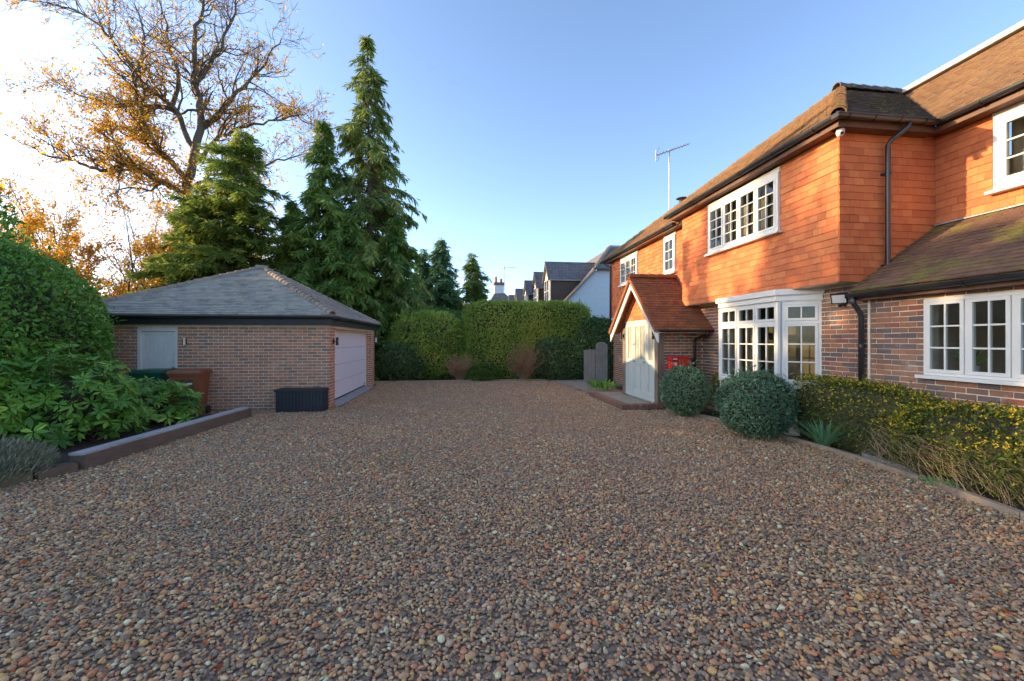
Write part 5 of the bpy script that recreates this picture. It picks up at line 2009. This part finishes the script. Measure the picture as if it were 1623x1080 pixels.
hedge('laurel_bush', 'broad glossy laurel bush at the right foot of the clipped hedge', 'shrub', (4.3, 18.1, 0.0), (1.15, 0.55, 0.95), 0.85, 3.0, 12000, 0.085, 0.04, 'l_dark', lump=0.12, lf=1.6, seed=45, depth=0.25)
hedge('low_bush', 'low bright green bush at the left foot of the clipped hedge', 'shrub', (1.0, 18.0, 0.0), (0.75, 0.3, 0.40), 0.25, 2.3, 5000, 0.08, 0.04, 'l_hedgeg', lump=0.15, lf=2.0, seed=46, depth=0.3)
hedge('back_shrub', 'tall loose grey-green shrub between the golden conifer and the conifers', 'shrub', (-0.9, 22.5, 0.0), (2.4, 1.0, 1.9), 1.3, 2.4, 18000, 0.16, 0.02, 'l_hedgeg', lump=0.15, lf=1.5, seed=47, depth=0.3)


def twiggy(name, label, base, rad, n, m, leafm, nl):
    root = thing(name, base, label, 'shrub')
    polys, tips = [], []
    for k in range(n):
        a = R.uniform(0, 2 * math.pi)
        d = nrm(A(math.cos(a) * R.uniform(0.1, 1.0), math.sin(a) * R.uniform(0.1, 0.7), 1.0))
        Q, _ = wander(A(*base) + R.normal(0, 0.05, 3) * A(1, 1, 0), d, R.uniform(0.6, 1.0) * rad, 5, 0.12)
        polys.append((Q, np.linspace(0.008, 0.004, 6)))
        for j in range(3):
            q = Q[R.integers(2, 6)]
            Q2, _ = wander(q, nrm(d + R.normal(0, 0.5, 3)), rad * R.uniform(0.2, 0.4), 3, 0.15)
            polys.append((Q2, np.linspace(0.005, 0.003, 4)))
            tips.append(Q2)
    tubes(polys, M[m], root, 'stems', 4, kind='stuff')
    T = np.vstack(tips)
    P = T[R.integers(0, len(T), nl)] + R.normal(0, 0.03, (nl, 3))
    add_leaves('foliage', P, rdir(nl), rdir(nl), 0.06, 0.03, M[leafm], root)


twiggy('brown_shrub', 'brown twiggy dried shrub left of the clipped hedge foot', (0.05, 17.98, 0.02), 1.0, 120, 'deadtwig', 'l_brown', 1200)
twiggy('hydrangea', 'reddish-brown twiggy shrub in front of the clipped hedge', (2.75, 17.9, 0.02), 1.35, 130, 'deadtwig', 'l_brown', 3200)


# ------------------------------------------------------------------ trees
def conifer(base, H, Rr, label, m, nb=420, droop=0.5, t0=0.04, spray=0.34, per=34, name='conifer_tree', shape=1.0, group=None, bare=0.0, seed=0, thick=0.013, sw=0.17):
    root = thing(name, base, label, 'tree', group)
    b = A(*base)
    lean = R.normal(0, 0.008, 2)
    hs = np.linspace(0, 1, 12)
    tp = np.stack([b[0] + lean[0] * H * hs, b[1] + lean[1] * H * hs, b[2] + H * hs], 1)
    mk_t = MB().tube(tp, H * thick * (1.02 - hs), 9)
    mk_t.build('trunk', M['bark'], root, smooth=True)
    t = t0 + (1 - t0) * R.uniform(0, 1, nb) ** 1.05
    az = R.uniform(0, 2 * math.pi, nb)
    gapf = 1 + 0.28 * np.sin(az * 3 + t * 17) + 0.22 * np.sin(t * 41 + az)
    L = Rr * np.clip((1 - t) ** shape, 0.03, 1) * np.clip(gapf, 0.45, 1.5) * R.uniform(0.4, 1.12, nb)
    ax = np.stack([np.cos(az), np.sin(az), np.zeros(nb)], 1)
    org = np.stack([b[0] + lean[0] * H * t, b[1] + lean[1] * H * t, b[2] + H * t], 1)
    up0 = R.uniform(0.0, 0.35, nb)
    s = np.linspace(0, 1, 6)
    pts = org[:, None, :] + ax[:, None, :] * (L[:, None] * s)[:, :, None]
    zz = L[:, None] * (up0[:, None] * s - droop * s ** 2 * R.uniform(0.7, 1.3, nb)[:, None])
    pts[:, :, 2] += zz
    polys = [(pts[i], np.linspace(0.012 + 0.012 * L[i], 0.006, 6)) for i in range(nb) if L[i] > 0.35]
    tubes(polys, M['bark'], root, 'branches', 4)
    # sprays
    cnt = np.maximum(3, (per * L / Rr * 1.6).astype(int))
    idx = np.repeat(np.arange(nb), cnt)
    n = len(idx)
    ss = R.uniform(bare, 1.0, n) ** 0.75
    f = ss * 5
    i0 = np.clip(f.astype(int), 0, 4)
    fr_ = (f - i0)[:, None]
    p = pts[idx, i0] * (1 - fr_) + pts[idx, i0 + 1] * fr_
    tan = nrm(pts[idx, i0 + 1] - pts[idx, i0])
    lat = nrm(np.cross(tan, UP))
    sgn = np.where(R.uniform(0, 1, n) < 0.5, -1, 1)[:, None]
    out = tan * 0.7 + lat * sgn * R.uniform(0.2, 1.1, n)[:, None]
    base_t = np.clip(R.normal(0.45, 0.2, n) + 0.25 * lumps(p, seed + 3, 0.8), 0, 1)
    VV, TT = [], []
    for k in range(4):
        D = nrm(out + R.normal(0, 0.35, (n, 3)) - UP * (droop * 0.8 + R.uniform(0, 0.7, n)[:, None] * droop))
        Ls = spray * R.uniform(0.5, 1.25, n)
        V, _ = leaf_quads(p + R.normal(0, 0.04, (n, 3)), D, nrm(UP * 0.7 + R.normal(0, 0.5, (n, 3))), Ls, Ls * sw, 0.0)
        VV.append(V)
        TT.append(np.repeat(np.clip(base_t + R.normal(0, 0.08, n), 0, 1), 4))
    V = np.vstack(VV)
    mk('crown', V, np.arange(len(V)).reshape(-1, 4), M[m], root, np.concatenate(TT), kind='stuff')
    return root


G = 'tall conifers behind the garage'
conifer((-4.1, 21.3, 0), 16.3, 3.0, 'tallest pointed cedar with a bare upper trunk and drooping sprays', 'l_cedar', nb=480, droop=0.6, spray=0.42, per=27, shape=0.68, group=G, bare=0.22, seed=1)
conifer((-6.2, 20.6, 0), 11.8, 2.7, 'slim dark conifer just left of the tallest cedar', 'l_conifer', nb=420, droop=0.45, spray=0.40, per=36, shape=0.70, group=G, seed=2)
conifer((-9.6, 20.3, 0), 11.0, 3.2, 'broad dense spruce rising behind the middle of the garage roof', 'l_fir', nb=480, droop=0.22, spray=0.36, per=52, shape=0.52, group=G, seed=3, sw=0.15)
conifer((-11.4, 20.6, 0), 8.6, 2.5, 'lower dense spruce at the left of the conifer group', 'l_fir', nb=380, droop=0.22, spray=0.36, per=46, shape=0.5, group=G, seed=4, sw=0.15)
conifer((-7.8, 21.6, 0), 8.4, 2.2, 'short conifer filling the gap between the spruce and the slim conifer', 'l_conifer', nb=340, droop=0.4, spray=0.36, per=44, shape=0.7, group=G, seed=5)
conifer((-2.9, 20.9, 0), 7.6, 2.0, 'bushy low conifer at the right foot of the tallest cedar', 'l_conifer', nb=360, droop=0.45, spray=0.36, per=44, shape=0.65, group=G, seed=6)
conifer((-4.9, 19.6, 0), 7.4, 2.2, 'bushy conifer directly behind the right side of the garage roof', 'l_conifer', nb=380, droop=0.45, spray=0.36, per=46, shape=0.65, group=G, seed=7)
G2 = 'distant conifers beyond the hedge'
conifer((-1.35, 32, 0), 9.1, 2.9, 'pointed conifer beyond the hedge, tallest of the distant group', 'l_blue', nb=260, droop=0.4, spray=0.42, per=36, shape=0.7, group=G2, seed=8, t0=0.25)
conifer((-2.7, 32.5, 0), 8.5, 2.6, 'conifer beyond the hedge with a ragged top, left of the tallest distant one', 'l_blue', nb=240, droop=0.4, spray=0.42, per=34, shape=0.7, group=G2, seed=9, t0=0.25)
conifer((1.05, 33, 0), 8.5, 2.6, 'dark pointed conifer standing alone beyond the clipped hedge', 'l_conifer', nb=260, droop=0.4, spray=0.42, per=36, shape=0.75, group=G2, seed=10, t0=0.1)
conifer((-0.2, 35, 0), 5.2, 2.2, 'low broad conifer between the distant pointed ones', 'l_conifer', nb=220, droop=0.4, spray=0.42, per=34, shape=0.6, group=G2, seed=11)
conifer((2.3, 36, 0), 5.0, 2.2, 'low dark conifer left of the far chimney', 'l_conifer', nb=220, droop=0.4, spray=0.42, per=34, shape=0.6, group=G2, seed=12)

# the big oak
oak = thing('oak_tree', (-15.6, 27, 0), 'huge spreading autumn oak with bare twisted limbs and orange leaves', 'tree')
LIMBS = [([(-15.6, 27, 0), (-15.6, 27, 2.4), (-15.6, 27, 5.7), (-15.7, 27, 8.6), (-15.6, 27, 10.8), (-15.2, 27, 12.7)], 0.55, 0.34),
         ([(-15.2, 27, 12.7), (-14.7, 26.8, 14.5), (-14.9, 26.5, 16.4), (-14.9, 26.4, 18.2), (-14.8, 26.2, 19.4), (-14.2, 26, 20.7), (-14.3, 26, 22.6)], 0.32, 0.10),
         ([(-15.2, 27, 12.8), (-15.8, 27, 14.1), (-16.2, 26.5, 15.1), (-17.2, 26, 15.7), (-18.0, 26, 17.0), (-18.2, 25.5, 17.4), (-18.6, 25, 18.2), (-20.2, 25, 19.1), (-21.6, 25, 19.2)], 0.26, 0.06),
         ([(-15.6, 27, 10.8), (-16.1, 26.6, 11.7), (-16.7, 26.2, 12.4), (-17.1, 26, 13.4), (-17.3, 25.8, 14.0), (-17.3, 25.5, 15.3), (-16.8, 25, 16.4), (-16.6, 25, 17.8), (-17.0, 25, 19.4)], 0.26, 0.07),
         ([(-15.8, 27, 10.1), (-16.5, 26.5, 10.6), (-17.0, 26, 10.9), (-17.4, 25.6, 11.1), (-17.9, 25.4, 11.1), (-18.6, 25, 10.6), (-19.4, 25, 10.9), (-20.0, 25, 11.1), (-21.1, 25, 11.3), (-21.8, 24.8, 11.6), (-22.7, 24.6, 12.1)], 0.24, 0.05),
         ([(-16.2, 27, 15.1), (-17.2, 26.6, 15.0), (-18.4, 26, 14.6), (-19.1, 25.7, 14.5), (-19.6, 25.5, 14.6), (-20.3, 25.2, 14.9), (-21.1, 25, 15.3)], 0.17, 0.04),
         ([(-14.9, 27, 14.0), (-14.1, 27.3, 15.1), (-13.3, 27.6, 16.5), (-12.5, 28, 17.9), (-11.7, 28.2, 19.3), (-11.0, 28.4, 20.6)], 0.24, 0.08),
         ([(-15.4, 27, 11.9), (-14.7, 27.4, 13.1), (-13.9, 27.8, 14.3), (-12.9, 28, 14.8), (-11.6, 28.4, 15.3), (-10.2, 28.6, 15.9), (-9.2, 29, 15.5)], 0.22, 0.05),
         ([(-15.6, 27, 10.5), (-15.0, 27.6, 11.3), (-14.0, 28, 11.9), (-12.7, 28.4, 12.3), (-11.4, 28.8, 13.1), (-10.3, 29, 13.4), (-9.5, 29.2, 14.0)], 0.18, 0.05),
         ([(-14.9, 26.5, 16.4), (-14.1, 26.6, 17.8), (-13.5, 26.8, 19.3), (-13.1, 27, 20.9), (-12.8, 27, 22.8)], 0.2, 0.08),
         ([(-16.4, 27, 15.3), (-16.3, 27.5, 17.3), (-17.0, 27.8, 18.9), (-17.4, 28, 20.6), (-17.8, 28, 22.4)], 0.2, 0.08),
         ([(-16.5, 26.5, 10.7), (-17.1, 26.2, 10.1), (-18.1, 26, 10.1), (-18.9, 25.8, 9.6), (-18.9, 25.6, 8.8)], 0.12, 0.04)]
polys, tips = [], []
cfg = dict(dens=[3.0, 3.3, 3.6], len=[2.9, 1.5, 0.85], seg=[6, 5, 4], ang=(0.45, 1.15), rr=0.55, rmin=0.009, wob=0.24, trop=0.05)
cfg['from'] = 0.12
for i, (P, r0, r1) in enumerate(LIMBS):
    P = np.array(P, float)
    # smooth resample with wiggle
    s = np.linspace(0, len(P) - 1, (len(P) - 1) * 3 + 1)
    Q = np.stack([np.interp(s, np.arange(len(P)), P[:, k]) for k in range(3)], 1)
    Q[1:-1] += R.normal(0, 0.06, (len(Q) - 2, 3))
    r0, r1 = r0 * 0.66, (r1 * 0.35 if i else r1 * 0.6)
    polys.append((Q, np.linspace(r0, r1, len(Q))))
    if i:
        branch_out(polys, tips, Q, r0, r1, 0, cfg)
TP = [p for p in polys]
tubes(TP[:1], M['barkoak'], oak, 'trunk', 10)
tubes(TP[1:], M['barkoak'], oak, 'branches', 6, kind='stuff')
T = np.vstack([t[1:] for t in tips])
wgt = np.exp(-(((T[:, 0] + 17.2) / 2.8) ** 2 + ((T[:, 2] - 12.2) / 2.8) ** 2)) * 0.85 + 0.2 + 0.35 * np.clip(lumps(T, 77, 0.6), 0, 1)
wgt[T[:, 2] > 19] *= 0.35
wgt /= wgt.sum()
n = 17000
P = T[R.choice(len(T), n, p=wgt)] + R.normal(0, 0.05, (n, 3))
add_leaves('crown', P, rdir(n) - UP * 0.4, rdir(n), R.uniform(0.10, 0.20, n), R.uniform(0.06, 0.12, n), M['l_oak'], oak)
# golden leaves on the thick left limb
Q = np.vstack([np.array(LIMBS[3][0])[:6], np.array(LIMBS[4][0])[:4], np.array(LIMBS[0][0])[3:]])
n = 2600
k = R.integers(0, len(Q) - 1, n)
P = Q[k] + (R.uniform(0, 1, (n, 1))) * (Q[np.minimum(k + 1, len(Q) - 1)] - Q[k])
P = P[np.linalg.norm(Q[np.minimum(k + 1, len(Q) - 1)] - Q[k], axis=1) < 3] + R.normal(0, 0.28, (int((np.linalg.norm(Q[np.minimum(k + 1, len(Q) - 1)] - Q[k], axis=1) < 3).sum()), 3))
add_leaves('creeper', P, rdir(len(P)) - UP * 0.3, rdir(len(P)), 0.17, 0.11, M['l_gold'], oak)


def decid(base, H, label, spread, nlv, leafm, name='bare_tree', stems=3, group=None, leafsize=0.13, seed=0, lo=0.15, bark='bark'):
    root = thing(name, base, label, 'tree', group)
    polys, tips = [], []
    c = dict(dens=[2.2, 3.2], len=[H * 0.28, H * 0.12], seg=[5, 4], ang=(0.35, 1.0), rr=0.5, rmin=0.008, wob=0.16, trop=0.06)
    c['from'] = lo
    for k in range(stems):
        a = R.uniform(0, 2 * math.pi)
        d = nrm(A(math.cos(a) * spread, math.sin(a) * spread, 1))
        h = H * R.uniform(0.8, 1.0)
        Q, _ = wander(A(*base) + A(R.normal(0, 0.1), R.normal(0, 0.1), 0), d, h, 9, 0.09, 0.03)
        r0 = 0.012 * H / math.sqrt(stems) + 0.02
        polys.append((Q, np.linspace(r0, 0.014, 10)))
        branch_out(polys, tips, Q, r0, 0.014, 0, c)
    tubes(polys[:1], M[bark], root, 'trunk', 6)
    tubes(polys[1:], M[bark], root, 'branches', 5, kind='stuff')
    if nlv:
        T = np.vstack(tips)
        w = np.clip(0.35 + lumps(T, seed + 50, 1.0), 0.02, 2)
        w /= w.sum()
        P = T[R.choice(len(T), nlv, p=w)] + R.normal(0, 0.09, (nlv, 3))
        add_leaves('crown', P, rdir(nlv) - UP * 0.3, rdir(nlv), leafsize * R.uniform(0.6, 1.2, nlv), leafsize * 0.6, M[leafm], root)
    return root


G3 = 'autumn trees left of the conifers'
decid((-14.9, 23.0, 0), 8.4, 'bright golden-leaved tree beside the spruce', 0.45, 26000, 'l_gold', 'golden_tree', 4, G3, seed=1)
decid((-16.9, 23.5, 0), 8.6, 'golden-orange tree left of the brightest golden one', 0.45, 20000, 'l_gold', 'golden_tree', 4, G3, seed=2)
decid((-13.2, 22.2, 0), 6.6, 'shorter orange-leaved tree close to the garage hip', 0.45, 15000, 'l_oak', 'golden_tree', 4, G3, seed=3)
decid((-18.8, 25, 0), 9.4, 'mostly bare brown tree above the laurel mound, with few leaves', 0.45, 4500, 'l_oak', 'bare_tree', 4, G3, seed=4)
decid((-21.0, 25, 0), 9.6, 'bare purple-grey tree further left above the laurel mound', 0.45, 2500, 'l_oak', 'bare_tree', 4, G3, seed=5)
decid((-23.2, 26, 0), 10.0, 'leafless tree left of the bare brown ones', 0.45, 1200, 'l_oak', 'bare_tree', 4, G3, seed=6)
decid((-17.8, 30, 0), 9.0, 'orange-brown leaved tree behind the oak trunk', 0.4, 10000, 'l_oak', 'golden_tree', 4, G3, seed=7)
decid((-13.0, 31, 0), 11.0, 'russet tree glowing between the conifers and the oak', 0.4, 12000, 'l_oak', 'golden_tree', 4, G3, seed=8)
decid((-9.5, 32, 0), 9.5, 'thin russet tree behind the slim conifer', 0.4, 4000, 'l_oak', 'golden_tree', 3, G3, seed=9)
decid((-20.0, 31, 0), 11.0, 'bare brown tree in the second row behind the golden trees', 0.4, 5000, 'l_oak', 'bare_tree', 4, G3, seed=21)
decid((-24.0, 32, 0), 11.5, 'bare grey tree in the second row above the laurel mound', 0.4, 2500, 'l_oak', 'bare_tree', 4, G3, seed=22)
decid((-17.5, 34, 0), 11.5, 'bare tree in the second row left of the oak trunk', 0.4, 2500, 'l_oak', 'bare_tree', 5, G3, seed=24)
decid((-22.0, 34, 0), 12.0, 'bare brown tree in the third row above the laurel mound', 0.4, 2000, 'l_oak', 'bare_tree', 5, G3, seed=25)
decid((-26.0, 30, 0), 11.0, 'leafless grey tree above the left end of the laurel mound', 0.4, 1200, 'l_oak', 'bare_tree', 5, G3, seed=26)
decid((-28.0, 32, 0), 11.5, 'bare tree in the second row near the left edge', 0.4, 1500, 'l_oak', 'bare_tree', 4, G3, seed=23)
decid((-15.6, 13.9, 0), 7.2, 'thin bare sapling at the left edge above the dark evergreen', 0.2, 0, 'l_oak', 'bare_sapling', 2, None, seed=10)
decid((-3.4, 31, 0), 8.4, 'thin bare sapling right of the tallest cedar', 0.12, 0, 'l_oak', 'bare_sapling', 2, None, seed=11)
decid((0.2, 33, 0), 8.0, 'thin bare sapling between the distant conifers', 0.15, 0, 'l_oak', 'bare_sapling', 2, None, seed=12)
hedge('dark_evergreen', 'dark evergreen tree rising at the far left edge above the laurel mound', 'tree', (-14.6, 13.9, 0), (2.3, 1.8, 3.3), 3.0, 2.0, 11000, 0.20, 0.07, 'l_laurel', lump=0.25, lf=1.4, seed=61, depth=0.4, core=0.7)

# far woodland that reads as one mass
n = 26000
x = R.uniform(-75, 30, n)
y = 62 + R.uniform(0, 14, n)
hmax = 6.0 + 2.5 * np.sin(x * 0.35) + 1.6 * np.sin(x * 0.9 + 1) - np.clip((x + 5) * 0.12, 0, 3.5)
P = np.stack([x, y, R.uniform(0, 1, n) ** 0.8 * hmax], 1)
add_leaves('woodland', P, rdir(n), rdir(n), R.uniform(0.5, 1.0, n), 0.5, M['l_far'], None, np.clip(0.4 + 0.4 * lumps(P, 5, 0.25) + R.normal(0, 0.15, n), 0, 1))

# unseen trees and hedge added on the left to shade drive and facade
hedge('shade_hedge', 'unseen tall evergreen hedge added left of the drive for shade', 'hedge', (-20.0, 8.0, 0), (1.6, 8.5, 3.2), 3.0, 5.0, 16000, 0.28, 0.12, 'l_laurel', lump=0.08, lf=2.0, seed=71, depth=0.2)
decid((-17.5, 12.7, 0), 10.6, 'unseen russet shade tree left of the drive, nearest the garage', 0.24, 17000, 'l_oak', 'shade_tree', 4, None, seed=13, lo=0.45, leafsize=0.24)
decid((-17.0, 9.0, 0), 8.6, 'unseen russet shade tree left of the drive, between the other two', 0.35, 1600, 'l_oak', 'shade_tree', 4, None, seed=14, lo=0.25, leafsize=0.2)
decid((-16.5, 6.2, 0), 9.0, 'unseen russet shade tree left of the drive, farthest from the garage', 0.35, 8000, 'l_oak', 'shade_tree', 4, None, seed=15, lo=0.25, leafsize=0.2)

# ------------------------------------------------------------------ neighbouring houses
nh = thing('dormer_house', (8, 30, 0), 'white painted house with grey tiled roof and a row of gabled dormers', 'house')
NX, NY0, NY1 = 5.3, 24.0, 46.0
pitch = math.tan(math.radians(46.5))
EVX, EVZ = 4.7, 2.65
RX_, RZ_ = 9.2, 2.65 + (9.2 - 4.7) * pitch
zat = lambda x: EVZ + (x - EVX) * pitch
hx = 7.75
mb = MB()
mb.poly([(EVX + 0.15, NY0, 0), (13.2, NY0, 0), (13.2, NY0, zat(hx) - 0.1), (hx, NY0, zat(hx) - 0.12), (EVX + 0.15, NY0, zat(EVX + 0.15) - 0.1)], 0.3, (0, -1, 0))
mb.box((EVX + 0.15, NY0 + 0.3, 0), (EVX + 0.45, NY1, EVZ))
wl = mb.build('wall', M['whitebrick'], nh)
# courses of the painted brick gable
mb = MB()
for k in range(1, 78):
    z = k * 0.075
    x0 = EVX + 0.2 if z < EVZ else EVX + (z - EVZ + 0.15) / pitch
    mb.box((x0 + 0.1, NY0 - 0.006, z - 0.030), (13.1, NY0 + 0.01, z + 0.030))
mb.build('brickwork', M['whitebrick'], nh, kind='stuff')
hipY = NY0 + (RX_ - hx) * 1.0


def nroof(pts):
    pts = np.array(pts, float)
    n = np.zeros(3)
    for i in range(1, len(pts) - 1):
        n += np.cross(pts[i] - pts[0], pts[i + 1] - pts[0])
    n = nrm(n)
    if n[2] < 0:
        n = -n
    MB().poly(pts, 0.12, n).build('roof', M['slate'], nh)


ov = 0.25
nroof([(EVX, NY0 - ov, EVZ), (hx, NY0 - ov, zat(hx)), (RX_, hipY, RZ_), (RX_, NY1, RZ_), (EVX, NY1, EVZ)])
nroof([(hx, NY0 - ov, zat(hx)), (13.3, NY0 - ov, zat(hx)), (13.3, hipY, RZ_), (RX_, hipY, RZ_)])
mb = MB()
mb.bar((EVX - 0.02, NY0 - ov - 0.01, EVZ - 0.08), (hx, NY0 - ov - 0.01, zat(hx) - 0.08), 0.05, 0.16, up=A(0, -1, 0))
mb.build('bargeboard', M['hip'], nh)
ridge_run(nh, 'hip_tile', (hx, NY0 - ov, zat(hx)), (RX_, hipY, RZ_), M['hip'], 0.3, 0.12, nrm(A(-0.5, -0.5, 1)))
ridge_run(nh, 'ridge_tile', (RX_, hipY, RZ_ + 0.03), (13.2, hipY, RZ_ + 0.03), M['lead'], 0.45, 0.12)
mb = MB()
mb.box((hx - 0.1, NY0 - ov - 0.1, zat(hx) - 0.10), (13.2, NY0 - ov - 0.0, zat(hx) - 0.02))
mb.build('gutter', M['blackpl'], nh)
for k, y0 in enumerate((24.15, 28.0, 32.2, 37.6, 43.0)):
    dx0 = 5.25
    w = 1.55
    zb, ze, za = zat(dx0) - 0.05, 5.42, 6.42
    yc = y0 + w / 2 + 0.25
    ya, yb = yc - w / 2, yc + w / 2
    xe = EVX + (ze - EVZ) / pitch
    xr = EVX + (za - EVZ) / pitch
    mb = MB()
    mb.poly([(dx0, ya, zb), (dx0, yb, zb), (dx0, yb, ze), (dx0, yc, za - 0.12), (dx0, ya, ze)], 0.12, (-1, 0, 0))
    dm = mb.build('dormer', M['cream'], nh)
    mb = MB()
    for yy, ny in ((ya, -1), (yb, 1)):
        mb.poly([(dx0 + 0.05, yy, zb), (xe, yy, ze), (dx0 + 0.05, yy, ze)], 0.08, (0, ny, 0))
    mb.build('cheek', M['fartile'], dm)
    # courses of tiles on the near cheek
    mb = MB()
    z = zb + 0.06
    while z < ze - 0.05:
        x1 = EVX + (z - EVZ) / pitch
        if x1 - dx0 > 0.1:
            mb.box((dx0 + 0.06, ya - 0.018, z), (x1, ya - 0.002, z + 0.085))
        z += 0.11
    mb.build('tile_courses', M['fartile'], dm, kind='stuff')
    for sg, yy in ((-1, ya - 0.18), (1, yb + 0.18)):
        zz = ze - 0.20
        e0, e1 = A(dx0 - 0.15, yy, zz), A(EVX + (zz - EVZ) / pitch, yy, zz)
        n = nrm(A(0, sg * (za - zz), abs(yy - yc)))
        MB().poly([e0, e1, (xr + 0.1, yc, za), (dx0 - 0.15, yc, za)], 0.08, n).build('dormer_roof', M['slate'], dm)
    fdm = Fr((dx0 - 0.0, yb - 0.12, zb + 0.25), (0, -1, 0), (-1, 0, 0))
    mb = MB()
    ww, wh = w - 0.24, ze - zb - 0.35
    for a, b in ((0, 0.07), (ww / 2 - 0.035, ww / 2 + 0.035), (ww - 0.07, ww)):
        fdm.box(mb, a, b, 0.0, 0.05, 0, wh)
    for a, b in ((0, 0.08), (wh * 0.62, wh * 0.62 + 0.05), (wh - 0.07, wh)):
        fdm.box(mb, 0.0, ww, 0.001, 0.052, a, b)
    mb.build('window_frame', M['white'], dm)
    mb = MB()
    fdm.box(mb, 0.07, ww - 0.07, 0.004, 0.012, 0.08, wh - 0.07)
    mb.build('window_pane', M['dark'], dm)
    mb = MB()
    mb.box((dx0 - 0.1, ya - 0.16, ze - 0.24), (xe, ya - 0.08, ze - 0.17))
    mb.build('dormer_gutter', M['white'], dm)

fh_ = thing('far_house', (7, 55, 0), 'distant house with pale grey gable roof and white chimney', 'house')
MB().box((4.3, 55.3, 0), (8.8, 62, 5.6)).build('wall', M['whitebrick'], fh_)
a0, a1, ap = A(3.2, 55, 5.3), A(9.0, 55, 5.6), A(5.15, 56.6, 8.75)
MB().poly([a0, A(8.6, 55, 5.5), ap], 0.15, (0, -1, 0.6)).build('roof', M['slate'], fh_)
MB().poly([A(8.6, 55, 5.5), A(8.6, 62, 5.5), A(5.15, 60, 8.75), ap], 0.15, (1, 0, 1)).build('roof', M['slate'], fh_)
MB().poly([a0, A(3.2, 62, 5.3), A(5.15, 60, 8.75), ap], 0.15, (-1, 0, 1)).build('roof', M['slate'], fh_)
mb = MB()
mb.box((4.68, 56.2, 7.0), (5.9, 57.2, 9.0))
c_ = mb.build('chimney', M['whitebrick'], fh_)
MB().box((4.6, 56.1, 9.0), (5.98, 57.3, 9.35)).build('chimney_top', M['brick'], c_)
for x in (4.9, 5.6):
    MB().tube([(x, 56.7, 9.35), (x, 56.7, 9.9 + (0.25 if x < 5 else 0))], [0.17, 0.14], 10).build('chimney_pot', M['pot'], c_)
fa = thing('far_aerial', (6.0, 56.5, 9.0), 'thin aerial mast with pale elements above the distant chimney', 'aerial')
MB().tube([(6.0, 56.5, 8.2), (6.0, 56.5, 11.6)], 0.035, 6).build('pole', M['galv'], fa)
mb = MB()
for k in range(7):
    a = -0.9 + k * 0.36
    mb.tube([(6.0 + a, 56.5, 11.25 + 0.12 * k - 0.3), (6.0 + a + 0.12, 56.3, 11.65 + 0.05 * k - 0.3)], 0.035, 5)
mb.tube([(5.0, 56.5, 11.2), (7.6, 56.5, 11.45)], 0.035, 6)
mb.build('elements', M['white'], fa)
